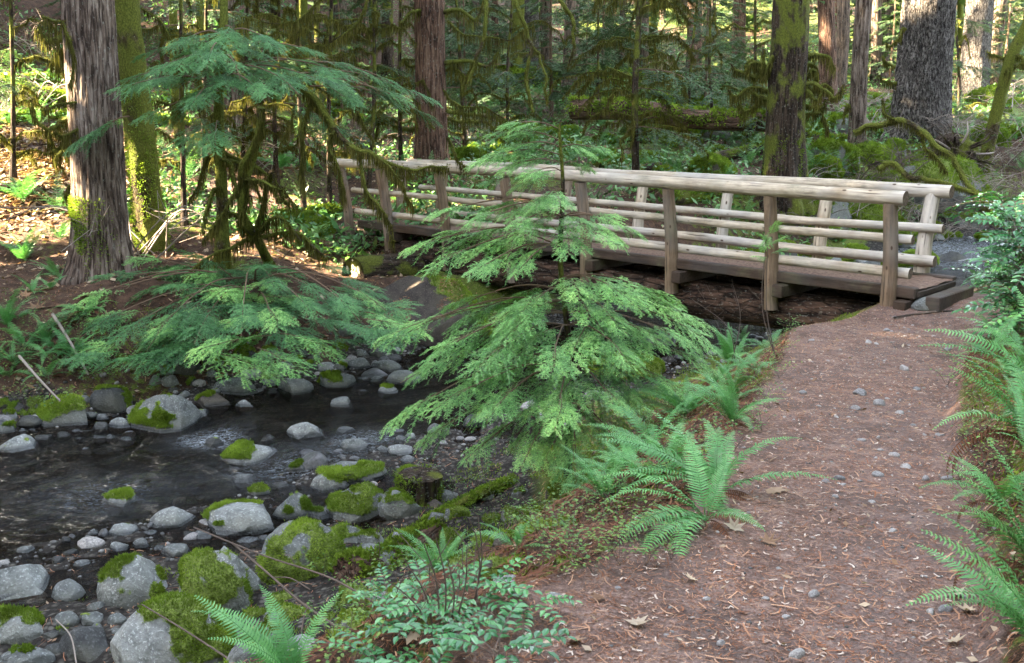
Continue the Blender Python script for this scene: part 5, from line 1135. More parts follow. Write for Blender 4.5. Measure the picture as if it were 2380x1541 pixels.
for i in range(110):
    t = rnd.random(); s_ = PA[1] + 2.5 + t * (PA[-1] - PA[1] - 2.6); k_ = np.searchsorted(PA, s_) - 1; k_ = min(k_, len(PP) - 2); f = (s_ - PA[k_]) / (PA[k_ + 1] - PA[k_]); a = np.array(PP[k_]); b = np.array(PP[k_ + 1]); q_ = a + (b - a) * f; nn_ = np.array([(b - a)[1], -(b - a)[0]]); nn_ /= np.linalg.norm(nn_)
    w = rnd.gauss(.15, .3); q_ = q_ + nn_ * max(-.5, min(.6, w)); stone(q_[0], q_[1], rnd.uniform(.007, .02) * (1 + .5 * (rnd.random() < .15)), 'small grey pebble pressed into the trail', 'pebbles on the trail', sink=.3)
cnt = 0
while cnt < 190:
    x = rnd.uniform(-6, 3.5); y = rnd.uniform(6, 15.5); d_, h_, w_, sd_2, _ = [float(q) for q in stream(np.array([x]), np.array([y]))]
    e = d_ - h_
    if not (-.6 < e < 1.2) or rnd.random() > math.exp(-abs(e - .15) * 2.2): continue
    if sd_2 > 0 and x > .4 and y < 9: continue
    z = max(hz(x, y), w_ - .05); s = min(.2, .05 * math.exp(rnd.gauss(0, .6))); stone(x, y, s, 'water worn grey stone on the gravel at the creek edge', 'stones along the creek edge', z=z, dark=e < .05); cnt += 1
# gravel, too many to count
def scatter_stones(n, fn, smin, smax, name, m, label):
    mb = MB(); vv, ff = rockshape(ico(1), 5, 1, .2); g = np.random.default_rng(5); P = []
    while len(P) < n:
        x, y = fn(g)
        if x is not None: P.append((x, y))
    P = np.array(P); Z = H(P[:, 0], P[:, 1]); S_ = smin + (smax - smin) * g.random(n) ** 3; a = g.uniform(0, 2 * pi, n)
    V_ = vv[None] * S_[:, None, None] * g.uniform(.5, 1, (n, 1, 3)); c, s = np.cos(a)[:, None], np.sin(a)[:, None]; X = V_[..., 0] * c - V_[..., 1] * s; Y = V_[..., 0] * s + V_[..., 1] * c
    W_ = np.stack([X + P[:, 0:1], Y + P[:, 1:2], V_[..., 2] * .7 + Z[:, None]], -1); F_ = ff[None] + (np.arange(n) * len(vv))[:, None, None]
    mb.add(W_.reshape(-1, 3), F_.reshape(-1, 3), np.repeat(g.random(n), len(vv))); o = mb.build(name, m, None, True); tag(o, label, 'gravel', None, 'stuff')
k = NM('gravel_stone'); M_grav = k.fin(k.ramp(k.attr('tint'), [(0, (.035, .034, .032)), (.5, (.09, .085, .08)), (.85, (.17, .165, .16)), (1, (.30, .29, .27))]), .6, None, .4)
def f1(g):
    x = g.uniform(-6, 4); y = g.uniform(5, 16); d_, h_, w_, s2, _ = stream(np.array([x]), np.array([y])); e = d_[0] - h_[0]
    return (x, y) if -.5 < e < 1.0 and g.random() < math.exp(-abs(e) * 1.6) else (None, None)
scatter_stones(7000, f1, .008, .035, 'gravel', M_grav, 'loose wet gravel along both edges of the creek')
def f2(g):
    s_ = g.uniform(PA[1] + 1.5, PA[-1]); k_ = min(np.searchsorted(PA, s_) - 1, len(PP) - 2); f = (s_ - PA[k_]) / (PA[k_ + 1] - PA[k_]); x = PP[k_][0] * (1 - f) + PP[k_ + 1][0] * f + g.normal(.1, .42); y = PP[k_][1] * (1 - f) + PP[k_ + 1][1] * f; return x, y
scatter_stones(5000, f2, .002, .012, 'trail_grit', M_grav, 'fine grit mixed into the reddish trail surface')

# ================================================================ litter
def slivers(n, xy, lmin, lmax, w, m, name, label, cat, lift=.004, curve=True):
    g = np.random.default_rng(len(name)); P = xy(g, n); n = len(P); a = g.uniform(0, 2 * pi, n); L = lmin + (lmax - lmin) * g.random(n) ** 2
    D = np.stack([np.cos(a), np.sin(a)], -1); A = P - D * L[:, None] / 2; B = P + D * L[:, None] / 2; za, zb = H(A[:, 0], A[:, 1]), H(B[:, 0], B[:, 1]); zm = H(P[:, 0], P[:, 1])
    za, zb = np.maximum(za, zm - .02) + lift * g.uniform(.2, 2, n), np.maximum(zb, zm - .02) + lift * g.uniform(.2, 2, n); zm = np.maximum((za + zb) / 2, zm + lift * .5); N_ = np.stack([-D[:, 1], D[:, 0]], -1) * w * g.uniform(.5, 1.3, (n, 1)); C = P + N_ * g.uniform(-4, 4, (n, 1))
    def q(X, z, s): return np.concatenate([X + N_ * s, (z)[:, None]], 1)
    V_ = np.stack([q(A, za, -1), q(A, za, 1), q(C, zm, 1), q(C, zm, -1), q(B, zb, 1), q(B, zb, -1)], 1).reshape(-1, 3); i = np.arange(n)[:, None] * 6; mb = MB(); t = np.repeat(g.random(n), 6)
    mb.add(V_, np.concatenate([i + [0, 3, 2, 1], i + [3, 5, 4, 2]]), t); o = mb.build(name, m, None); tag(o, label, cat, None, 'stuff')
def onpath(g, n):
    y = 2.2 + 9 * g.random(n * 2) ** 1.25; x = g.uniform(-1.4, 5.5, n * 2); d_, _, _, _ = pathinfo(x, y); dd = np.minimum(d_, np.hypot(x - .25, (y - 2.75) * .8) - .55); k_ = dd < .25; return np.stack([x, y], -1)[k_][:n]
def onfloor(g, n):
    x = g.uniform(-8, 6, n * 3); y = 2.2 + 20 * g.random(n * 3) ** 1.3; ds_, hw_, _, s2, _ = stream(x, y); k_ = (ds_ > hw_ + .25); return np.stack([x, y], -1)[k_][:n]
slivers(90000, onpath, .010, .042, .0010, M_needle, 'needle_litter', 'red brown conifer needles and chips covering the trail', 'needles', .003)
slivers(26000, onfloor, .02, .09, .0022, M_needle, 'twig_litter', 'brown needles and twig bits over the forest floor', 'litter', .008)
k = NM('pale_chip'); M_chip = k.fin(k.ramp(k.attr('tint'), [(0, (.20, .10, .07)), (.5, (.34, .23, .17)), (1, (.52, .45, .38))]), .8)
slivers(9000, onpath, .005, .035, .0035, M_chip, 'bark_chips', 'pale bark chips and leaf crumbs on the trail', 'litter', .004)
# floor leaf litter beyond arm's reach
def leaves_stuff(n, xy, smin, smax, name, label, m, h=(.0, .02), up=.25):
    g = np.random.default_rng(n); P = xy(g, n); n = len(P); Z = H(P[:, 0], P[:, 1]) + g.uniform(*h, n); C = np.concatenate([P, Z[:, None]], 1); a = g.uniform(0, 2 * pi, n); S_ = (smin + (smax - smin) * g.random(n) ** 2)[:, None]
    D = np.stack([np.cos(a), np.sin(a), g.normal(0, up, n)], -1); E = np.cross(D, np.stack([g.normal(0, up, n), g.normal(0, up, n), np.ones(n)], -1)); E /= np.linalg.norm(E, axis=1)[:, None]
    V_ = np.stack([C - D * S_, C + E * S_ * .55 + D * S_ * .1, C + D * S_, C - E * S_ * .55 + D * S_ * .1], 1).reshape(-1, 3); mb = MB(); mb.add(V_, np.arange(n * 4).reshape(-1, 4), np.repeat(g.random(n), 4)); o = mb.build(name, m, None); tag(o, label, 'litter' if 'litter' in name else 'undergrowth', None, 'stuff')
def leftbank(g, n):
    x = g.uniform(-12, 0, n * 3); y = g.uniform(10, 26, n * 3); ds_, hw_, _, s2, _ = stream(x, y); return np.stack([x, y], -1)[(ds_ > hw_ + .4) & (s2 < 0)][:n]
BUP = gr(118, 400)
def farfloor(g, n):
    y = 17 + 75 * g.random(n * 2) ** 1.5; x = g.uniform(-.62, .66, n * 2) * (y + 3); ds_, hw_, _, s2, _ = stream(x, y); cl_ = vnoise(x * .6, y * .6, 0, 77) + .5 * vnoise(x * 1.7, y * 1.7, 0, 78); return np.stack([x, y], -1)[(ds_ > hw_ + .4) & (cl_ > -.3) & (np.hypot(x - BUP.x, y - BUP.y) > 1.9)][:n]
leaves_stuff(9000, leftbank, .02, .07, 'leaf_litter', 'brown and pale dead leaves on the left bank', M_deadleaf, (0, .03), .35)
def burst(g, n):
    p = gr(118, 400); P = np.stack([g.normal(p.x, .9, n), g.normal(p.y, 1.2, n)], -1); return P
leaves_stuff(8000, burst, .04, .09, 'pale_litter', 'pale dry leaves thickened to brighten the sun patch on the left slope', M_deadleaf, (0, .05), .4)  # pale leaves packed in here to make the sun patch brighter
leaves_stuff(9000, lambda g, n: onfloor(g, n), .006, .02, 'crumb_litter', 'leaf crumbs over the banks', M_deadleaf, (0, .015), .4)
leaves_stuff(120000, farfloor, .03, .085, 'undergrowth', 'low leafy undergrowth carpeting the forest floor behind the creek', M_fernfar, (.0, .34), .6)
leaves_stuff(26000, lambda g, n: farfloor(g, n), .03, .08, 'far_litter', 'dry leaves and sticks between the far undergrowth', M_deadleaf, (.0, .06), .5)
# moss carpet near
def mosscarpet(n, seed=3):
    g = np.random.default_rng(seed); x = g.uniform(-5, 5.5, n * 6); y = 2.4 + 10.5 * g.random(n * 6) ** 1.2; ds_, hw_, _, s2, _ = stream(x, y); dp_, _, ps_, _ = pathinfo(x, y); sp_ = np.hypot(x - .25, (y - 2.75) * .8) + .6
    mm_ = .42 + .35 * vnoise(x * .7, y * .7, 0, 32) + .25 * ((dp_ > .2) & (dp_ < 2) & (ps_ > 0)) - .16 * ((s2 > 0) & (ps_ < 0) & (dp_ < 1.6) & (y > 3.5) & (y < 8)) + .05 * (s2 > 0)
    k_ = (ds_ > hw_ + np.where(x < 2, 1.0, .4)) & (dp_ > .12) & (sp_ > 1.15) & (mm_ + .35 * vnoise(x * 4, y * 4, 0, 33) > .5); P = np.stack([x, y, H(x, y)], -1)[k_][:n]; mb = MB(); fuzz(mb, P, np.tile([0, 0, 1.], (len(P), 1)), .02, .004, 2, 3); tag(mb.build('moss_carpet', M_moss, None), 'green moss carpet on the banks beside the trail', 'moss', None, 'stuff')
mosscarpet(60000)

def deadbank(g, n):
    y = g.uniform(3.0, 9.0, n * 4); x = g.uniform(-1.2, 5.5, n * 4); d_, _, ps_, _ = pathinfo(x, y); k_ = (d_ > .08) & (d_ < np.where(ps_ > 0, .9, 1.2)); return np.stack([x, y], -1)[k_][:n]
slivers(9000, deadbank, .04, .16, .004, M_ferndead, 'dead_frond_litter', 'rusty brown dead fern bits hanging on both banks of the trail', 'litter', .02)
# big maple leaves, each one an object
ML = []
for i in range(4):
    mb = MB(); maple(mb, (0, 0, 0), np.eye(3), 1.0, .2 + .25 * i, (.15, .35, -.2, .5)[i]); me = mb.mesh('maple_leaf'); me.materials.append(M_deadleaf); ML.append(me)
def mleaf(u, v, s, label, i=None, group='fallen maple leaves', lift=.012, tilt=.3, p=None):
    p = p or gr(u, v); o = bpy.data.objects.new('maple_leaf', ML[rnd.randrange(4) if i is None else i]); COL.objects.link(o); o.location = (p.x, p.y, p.z + lift); o.rotation_euler = (rnd.uniform(-tilt, tilt), rnd.uniform(-tilt, tilt), rnd.uniform(0, 6)); o.scale = (s,) * 3; tag(o, label, 'leaf', group)
for (u, v, s, i, lb) in ((1800, 1145, .15, 2, 'large grey maple leaf lying on the trail beside the fern'), (1705, 1236, .10, 3, 'crumpled white leaf at the left trail edge'), (1480, 1455, .09, 3, 'pale star shaped leaf on the lower trail'), (1605, 1355, .06, 3, 'small cream leaf left of the lower trail'), (2225, 1385, .08, 3, 'upper of the white leaves by the right bank'), (2250, 1430, .09, 3, 'middle of the white leaves by the right bank'), (2215, 1500, .08, 3, 'lower of the white leaves by the right bank'), (960, 1490, .12, 2, 'big tan leaf under the shiny shrub'), (1060, 1470, .15, 2, 'tan leaf leaning in the shiny shrub, right of the big one'), (1115, 1245, .12, 3, 'cream feathery leaf standing behind the dark fern'), (140, 715, .26, 0, 'brown maple leaf on the left bank edge'), (85, 720, .28, 1, 'wide curled maple leaf on the left bank edge'), (195, 690, .24, 0, 'brown maple leaf near the big trunk foot'), (1330, 1500, .09, 1, 'brown leaf clump at the bottom of the trail'), (60, 690, .22, 1, 'faded maple leaf among the left ferns'), (1225, 1440, .07, 1, 'dry leaf by the trail spur'), (1390, 1400, .07, 0, 'brown leaf below the big fern'), (860, 1445, .12, 2, 'tan leaf behind the bottom fern'), (1785, 1270, .09, 1, 'curled tan leaf on the trail left side')):
    mleaf(u, v, s, lb, i)
for i in range(90):
    u, v = rnd.uniform(0, 720), rnd.uniform(420, 660); p = gr(u, v); mleaf(u, v, rnd.uniform(.12, .2), 'dry maple leaf lying on the left bank slope', None, 'maple leaves on the left bank', .03, .6, p)

# ================================================================ ferns
fern(gr(1665, 1150), .52, 6, 'large sword fern on the left trail edge, fronds fanned up and left', None, [(168, -12, 1.2), (180, -20, 1.25), (150, -5, 1.1), (200, -22, 1.2), (100, 5, .9), (75, 10, .8), (215, -25, 1.2)], 1, dead=4, up=-14)
fern(gr(1640, 1215), .52, 4, 'sword fern hanging down the bank below the largest one, one long frond pointing down', None, [(235, -35, 1.2), (250, -30, 1.1), (180, -10, 1.1), (195, -15, 1.0), (215, -28, 1.2)], 2, dead=4, up=-20)
fern(gr(1700, 985), .46, 6, 'sword fern further up the left trail edge', None, [(150, 20, 1.0), (120, 28, .9), (95, 25, .8), (165, 5, 1.1), (185, -15, 1.1)], 3, dead=3, up=-14)
fern(gr(1690, 845), .5, 4, 'upright sword fern in front of the bridge log', None, [(100, 30, .9), (130, 25, .9), (80, 25, .8)], 4)
fern(gr(690, 1600), .40, 3, 'pale green fern rising from the bottom edge over the boulder', None, [(148, 12, 1.25), (160, 5, 1.3), (172, 0, 1.3), (135, 18, 1.1), (120, 10, 1.0), (185, -8, 1.0)], 5)
fern(gr(1030, 1340), .34, 8, 'dark fern in the hollow right of the mossy boulders', None, [(165, 0, 1.2), (150, 12, 1.0), (60, 15, .9), (180, -12, 1.1)], 6, dead=1)
fern(gr(1600, 965), .46, 7, 'arching fern between the young hemlock and the trail', None, [(165, -10, 1.2), (185, -18, 1.1), (150, -2, 1.1)], 41, dead=2, up=-14)
fern(gr(1725, 800), .42, 7, 'fern leaning against the twiggy shrub at the upper trail edge', None, [(130, 5, 1), (165, -8, 1.1)], 42, dead=2, up=-8)
fern(gr(1560, 1090), .40, 7, 'fern in the dark gap above the largest trail fern', None, [(175, -10, 1.2)], 43, dead=3, up=-14)
fern(gr(1400, 1160), .34, 7, 'small fern under the young hemlock', None, [(160, 5, 1.1), (20, 5, 1.1), (185, -6, 1)], 7)
fern(gr(1200, 1275), .28, 6, 'little fern behind the cream feathery leaf', None, None, 8)
fern(gr(2420, 760), .85, 5, 'fern on the right bank top, fronds arching into view', None, [(172, -2, 1.1), (160, 12, 1.0), (185, -12, 1.1), (150, 20, 1), (195, -8, 1)], 9)
fern(gr(2420, 905), .72, 4, 'fern on the right bank with a long low frond over the trail', None, [(165, -10, 1.2), (178, -22, 1.2), (150, 5, 1)], 10, dead=2)
fern(gr(2400, 1040), .6, 5, 'fern halfway along the right bank', None, [(170, 0, 1), (150, 8, 1.1), (190, -12, 1)], 11, dead=5)
fern(gr(2400, 1330), .5, 6, 'fern at the lower right edge', None, [(172, 4, 1), (160, 12, 1), (185, -4, 1)], 12, dead=3)
fern(gr(2420, 1530), .48, 6, 'fern at the bottom right corner', None, [(170, 6, 1.2), (158, 12, 1.1), (185, 0, 1.1)], 13, dead=1)
fern(gr(2330, 1180), .4, 5, 'yellowish fern low on the right bank', None, [(200, -20, 1.1), (220, -20, 1)], 14, dead=5)
fern(gr(655, 398), .85, 12, 'glossy fern with a full crown on the slope left of the bridge', None, None, 15, dead=3)
fern(gr(55, 470), .9, 12, 'fern beside the sunburst at the left edge', None, None, 16, dead=5)
fern(gr(60, 610), .8, 11, 'fern left of the big grey trunk foot', None, None, 17)
fern(gr(110, 800), .42, 7, 'small fern on the left bank above the mossy shore boulder', None, None, 30, dead=3)
fern(gr(30, 850), .45, 7, 'fern hanging low at the left edge of the bank', None, None, 31, dead=4)
fern(gr(20, 770), .7, 8, 'fern drooping over the left bank edge', None, None, 18)
fern(gr(140, 560), .6, 9, 'small light fern close to the big grey trunk', None, None, 19)
fern(gr(720, 400), .6, 9, 'fern nearest the left end of the handrail', None, None, 20)
FB = [(1210, 240), (1350, 262), (1290, 262), (1080, 240), (1150, 270), (1190, 320), (1100, 300), (1400, 300), (1440, 330), (1340, 330), (1260, 300), (1740, 385), (1700, 350), (1640, 385), (1760, 330), (1610, 330), (1880, 400), (1940, 420), (1690, 440), (1580, 400), (1540, 360), (1120, 230), (1250, 220), (1050, 330), (1120, 360), (1390, 250), (1480, 250), (1560, 210), (1840, 300), (1900, 300), (2250, 330), (2330, 340), (2230, 400), (1060, 270), (920, 320), (870, 340), (780, 330), (590, 330), (500, 300), (440, 420), (380, 350), (2360, 300), (2190, 260), (2050, 260), (1330, 380), (1400, 385), (1240, 370), (950, 300), (700, 300), (30, 300), (90, 300), (140, 500), (1720, 250), (1430, 200), (1300, 200), (1960, 300), (2290, 270), (2370, 400), (1680, 540), (1740, 520), (1500, 400), (1170, 200), (1370, 200), (1000, 420), (900, 400)]
for i, (u, v) in enumerate(FB):
    p = gr(u + rnd.uniform(-8, 8), v + rnd.uniform(-5, 5))
    if p.y < 15.0: continue
    o = inst(FC[i % 4], 'sword_fern', None); o.location = p; o.rotation_euler = (rnd.uniform(-.15, .15), rnd.uniform(-.15, .15), rnd.uniform(0, 6)); s = rnd.uniform(.8, 1.3); o.scale = (s,) * 3
    tag(o, 'dark green sword fern clump on the forest floor behind the creek', 'fern', 'ferns behind the creek')
for i in range(70):
    y = rnd.uniform(26, 60); x = rnd.uniform(-.5, .55) * y
    o = inst(FC[i % 4], 'sword_fern', None); o.location = (x, y, hz(x, y)); o.rotation_euler = (0, 0, rnd.uniform(0, 6)); s = rnd.uniform(.8, 1.5); o.scale = (s,) * 3
    tag(o, 'distant fern clump among the far trunks', 'fern', 'distant ferns')

gb = random.Random(9)
for i in range(15):
    y = 4.6 + i * .36; x = np.interp(y, [2.6, 3.7, 5.5, 7.4, 9, 10], [-.05, .73, 1.40, 2.12, 2.6, 3.1]) - gb.uniform(.15, .75); p = Vector((x, y, hz(x, y)))
    fern(p, gb.uniform(.34, .5), gb.choice((6, 7, 8)), 'small arching fern on the left edge of the trail', 'small ferns left of the trail', None, 230 + i, dead=gb.choice((1, 2, 3)), up=-16)
for i in range(16):
    u, v = gb.uniform(-10, 230), gb.uniform(620, 900); p = gr(u, v); fern(p, gb.uniform(.35, .6), gb.choice((6, 7, 8)), 'small fern growing on the left bank slope', 'small ferns on the left bank', None, 260 + i, dead=gb.choice((0, 1, 3)), up=-14)
for i in range(16):
    y = 3.2 + i * .38; x = np.interp(y, [2.6, 3.7, 5.5, 7.4, 9], [1.32, 1.78, 2.44, 3.28, 4.07]) + gb.uniform(.25, 1.0); p = Vector((x, y, hz(x, y)))
    fern(p, gb.uniform(.32, .5), gb.choice((4, 5, 6)), 'small fern with dead brown fronds on the right bank slope', 'small ferns on the right bank', None, 200 + i, dead=gb.choice((3, 5, 7)), up=-6)
# ================================================================ shrubs
def plant(me, u, v, s, label, cat, group, name, p=None, rz=None):
    p = p or gr(u, v); o = inst(me, name, None); o.location = p; o.rotation_euler = (rnd.uniform(-.12, .12), rnd.uniform(-.12, .12), rnd.uniform(0, 6) if rz is None else rz); o.scale = (s,) * 3; return tag(o, label, cat, group)
GL = [(1000, 1440), (1120, 1430), (940, 1500), (1060, 1520), (1150, 1560), (880, 1590), (1010, 1620), (900, 1410), (1220, 1440)]
for i, (u, v) in enumerate(GL): plant(GR[i % 4], u, v, rnd.uniform(.5, .72), 'low shrub with shiny paired leaflets in the patch at the bottom centre', 'shrub', 'shiny leaved shrubs at the bottom', 'shiny_shrub')
GRt = [((2355, 600), 'left'), ((2400, 560), ''), ((2330, 650), ''), ((2390, 640), ''), ((2420, 600), ''), ((2300, 690), ''), ((2440, 520), '')]
for i, (uv, _) in enumerate(GRt):
    p = gr(*uv); p = p if p.y < 12 else Vector((.5 * 9.0 + .1 * i, 8.8 - .15 * i, hz(.5 * 9 + .1 * i, 8.8))); p.z += .05; plant(GR[i % 4], 0, 0, rnd.uniform(1.2, 1.7), 'blue green shrub with shiny leaflets on the right bank near the bridge end', 'shrub', 'shiny leaved shrubs on the right bank', 'shiny_shrub', p)
HL = [(1820, 830), (1830, 780), (1810, 880), (1790, 950), (1770, 1000), (1750, 980), (1840, 750), (1700, 1060), (1640, 1040), (1580, 1060), (1560, 1140), (1500, 1180), (1470, 1130), (1250, 1090), (1270, 1110), (1240, 1130), (1290, 1100), (1220, 1100), (1600, 880), (1640, 850), (1680, 900), (1720, 860), (1700, 940), (1640, 960), (1560, 1010), (1610, 1020), (1750, 850), (1800, 850), (1500, 1040), (1520, 1120), (1450, 1150), (20, 820), (70, 840), (120, 850), (150, 880), (200, 900), (30, 860), (90, 930), (60, 960), (20, 740), (60, 760), (100, 720), (150, 770), (180, 780), (100, 790), (40, 700), (240, 880), (280, 890), (780, 1500), (740, 1460), (800, 1440), (850, 1420), (880, 1480), (760, 1530), (820, 1560), (920, 1340), (960, 1360), (1000, 1330), (1060, 1340), (1150, 1180), (1250, 1210), (1300, 1240), (1380, 1230), (1420, 1200), (1460, 1260), (1350, 1270), (1260, 1260), (1180, 1250), (1120, 1210), (1500, 1320), (1440, 1320), (1400, 1100), (1480, 1080), (1540, 1060), (1090, 1280), (1560, 1300), (1610, 1070), (1740, 900), (1730, 780), (1760, 760), (900, 1120), (940, 1190), (880, 1250), (840, 1390), (780, 1410), (1380, 1340), (1310, 1350), (1290, 1290), (1330, 1310), (1240, 1330), (1200, 1225), (1340, 1200), (1210, 1160), (1420, 1290), (1710, 830), (1760, 880), (1790, 810), (1640, 900), (1580, 1000), (1560, 960), (1780, 930), (1820, 790), (2230, 1120), (2300, 1130), (2340, 1100), (2280, 1060), (2330, 1420), (2300, 1250), (2250, 930), (2300, 980), (2200, 900), (2260, 1180), (2290, 1230), (2330, 1290), (2350, 1350), (2300, 1380), (2340, 1480), (2280, 1010), (2250, 1050), (2330, 930), (2270, 880), (2220, 850), (2300, 770), (2250, 800), (750, 1340), (60, 860), (110, 900), (40, 940), (170, 880), (200, 830), (90, 800), (30, 890), (230, 870), (1000, 1110), (1060, 1160), (1110, 1130), (2350, 800), (2320, 840), (2370, 860), (1880, 740), (250, 900), (130, 960)]
for i, (u, v) in enumerate(HL):
    p = gr(u, v); plant(HE[i % 3], u, v, rnd.uniform(.4, .7) * (1.7 if v < 970 and u < 400 else 1), 'small soft leaved herb growing in the moss ' + ('of the left bank' if u < 800 else 'beside the trail'), 'herb', 'herbs on the left bank' if u < 800 else 'herbs beside the trail', 'leafy_herb')
for i in range(150):
    y = rnd.uniform(17, 48); x = rnd.uniform(-.5, .55) * y; d_, h_, _, s2, _ = stream(np.array([x]), np.array([y]))
    if d_[0] < h_[0] + .8 or s2[0] > 0: continue
    plant(HEB[i % 3], 0, 0, rnd.uniform(.7, 1.5), 'twiggy green bush on the forest floor behind the creek', 'bush', 'bushes behind the creek', 'leafy_bush', Vector((x, y, hz(x, y))))

# tall leafy shrubs on the right bank
for i, (x, y, hh, lb) in enumerate(((4.35, 8.3, .95, 'tall blue green leafy shrub at the right edge, nearest the bridge end'), (4.05, 7.6, .85, 'tall leafy shrub at the right edge above the upper ferns'), (5.1, 9.6, 1.0, 'tall leafy shrub behind the others at the right edge'), (4.75, 8.9, .7, 'leafy shrub leaning over the trail at the right edge'))):
    g = random.Random(70 + i); z = hz(x, y); r_ = thing('leafy_shrub', lb, 'shrub', (x, y, z), 'tall shrubs on the right bank')
    for j in range(9):
        f = (j + 1) / 9; a = g.uniform(pi * .6, pi * 1.4); p = Vector((x + cos(a) * .25 * f, y + sin(a) * .2 * f, z + hh * f)); mb = MB(); tube(mb, cr([(x, y, z), (x + .03, y, z + hh * f * .5), p], 4), np.linspace(.006, .003, 9), 5, .5); mb.build('stem', M_twig, r_, True)
        inst(GR[j % 4], 'leafy_stem', r_, Matrix.Translation(p - Vector((x, y, z))) @ Euler((g.uniform(-.3, .3), g.uniform(-.6, .1), g.uniform(0, 6))).to_matrix().to_4x4() @ Matrix.Scale(g.uniform(1.05, 1.5), 4))
# ================================================================ logs, stump, sticks
def flog(label, a, b, r0, r1, m, moss=True, seed=0, name='fallen_log', group=None, n=20, mossm=None, fz=500, lift=0.3):
    A = gr(*a[:2]) if len(a) == 2 else at(*a); B = gr(*b[:2]) if len(b) == 2 else at(*b); A.z += r0 * lift; B.z += r1 * lift
    t = np.linspace(0, 1, 30)[:, None]; P = np.array(A) * (1 - t) + np.array(B) * t; L = (B - A).length; P[:, 2] += .05 * L * .3 * vnoise(t[:, 0] * 3, seed, 0, 5); P[:, 1] += .06 * vnoise(t[:, 0] * 3, seed, 3, 5)
    root = thing(name, label, 'log', tuple(A), group); mb = MB(); tube(mb, P, np.linspace(r0, r1, 30), n, .5, rough(.14, 1.6, seed)); mb.build('log', m, root, True)
    if moss:
        mb = MB(); k_ = rng.integers(0, 30, fz); th = rng.uniform(-1.9, 1.9, fz); T = (B - A).normalized(); S_ = Vector((0, 0, 1)).cross(T).normalized(); U = T.cross(S_); nn_ = np.array(U)[None] * np.cos(th)[:, None] + np.array(S_)[None] * np.sin(th)[:, None]; rr = np.linspace(r0, r1, 30)[k_][:, None]
        on = vnoise(k_ * .5, th * 1.2, seed, 8) > -.25; pp = P[k_] + nn_ * rr + np.array(T)[None] * rng.uniform(-.5, .5, (fz, 1)) * L / 30
        fuzz(mb, pp[on], nn_[on], max(.02, r0 * .25), max(.006, r0 * .09), 4, seed); mb.build('moss', M_moss, root)
    return root
LM = M_barkdark
flog('upper of two parallel mossy logs behind the bridge left of the dark trunk', (1380, 240), (1800, 266), .22, .2, LM, seed=1, fz=2500)
flog('lower and redder of two parallel mossy logs left of the dark trunk', (1330, 262, 27), (1800, 292, 25), .27, .24, M_barkred, seed=2, fz=2500)
flog('mossy log lying at the right of the flared trunk foot', (1860, 330), (2000, 345), .2, .18, LM, seed=3, fz=1200)
flog('thin mossy log on the ground left of the flared trunk', (1480, 405), (1790, 352), .12, .13, LM, seed=4, fz=1500)
flog('long moss covered log lying across the background above the middle', (1040, 190), (1480, 205), .45, .4, M_barkmoss, seed=5, fz=5000)
flog('sunlit mossy log at the upper left, lower one', (-40, 215), (160, 246), .22, .2, M_barkmoss, seed=6, fz=1500)
flog('sunlit mossy log at the upper left, upper one', (-60, 198), (170, 196), .16, .14, M_barkmoss, seed=7, fz=1200)
flog('grey bare log across the upper left corner', (-30, 32, 34), (170, 28, 34), .12, .1, M_barkfir, False, seed=8)
flog('mossy log pointing at the bridge below the far handrail', (1800, 530), (1965, 455), .18, .16, M_barkmoss, seed=9, fz=1500)
flog('mossy log end beneath the handrail in the middle', (1560, 470), (1760, 430), .15, .15, M_barkmoss, seed=10, fz=1200)
flog('mossy root like branch reaching down to the boulders from the stump', (1190, 1115), (945, 1245), .045, .035, M_barkmoss, seed=11, fz=1500, name='mossy_branch')
flog('curved mossy stick below the stump', (1010, 1225), (905, 1260), .025, .02, M_barkmoss, seed=12, fz=500, name='mossy_branch')
flog('needle strewn mossy log between the green boulders and the dark fern', (800, 1355), (1010, 1262), .11, .1, M_barkred, seed=13, fz=1500)
flog('pale fallen log crossing behind the massive fir', (1940, 262), (2120, 225), .08, .06, M_barkgrey, False, seed=14)
flog('fallen log on the ground right of the massive fir', (2195, 178), (2390, 196), .14, .12, M_barkgrey, seed=15, fz=500)
flog('mossy log in the middle distance behind the straight cedar', (1040, 300), (1330, 330), .12, .1, M_barkmoss, seed=16, fz=900)
flog('half buried mossy log left of the bridge end', (640, 520), (790, 500), .16, .14, M_barkmoss, seed=17, fz=1200)
gl_ = random.Random(4)
for i in range(26):
    u, v = (gl_.uniform(1050, 2330) if i < 18 else gl_.uniform(-40, 900)), gl_.uniform(205, 400 if i < 18 else 300); a = gl_.uniform(-.35, .35); l = gl_.uniform(60, 190)
    flog('mossy fallen log on the forest floor behind the creek', (u, v), (u + l * cos(a), v + l * sin(a) * .5), gl_.uniform(.08, .2), gl_.uniform(.06, .15), gl_.choice((M_barkmoss, M_barkdark, M_barkred)), seed=50 + i, fz=1400, group='mossy logs behind the bridge', n=12)
# root exposed across the path by the bridge
flog('gnarled bare root across the trail at the bridge end', (2075, 742), (2215, 722), .024, .012, M_barkfar, False, seed=18, name='root', n=8)
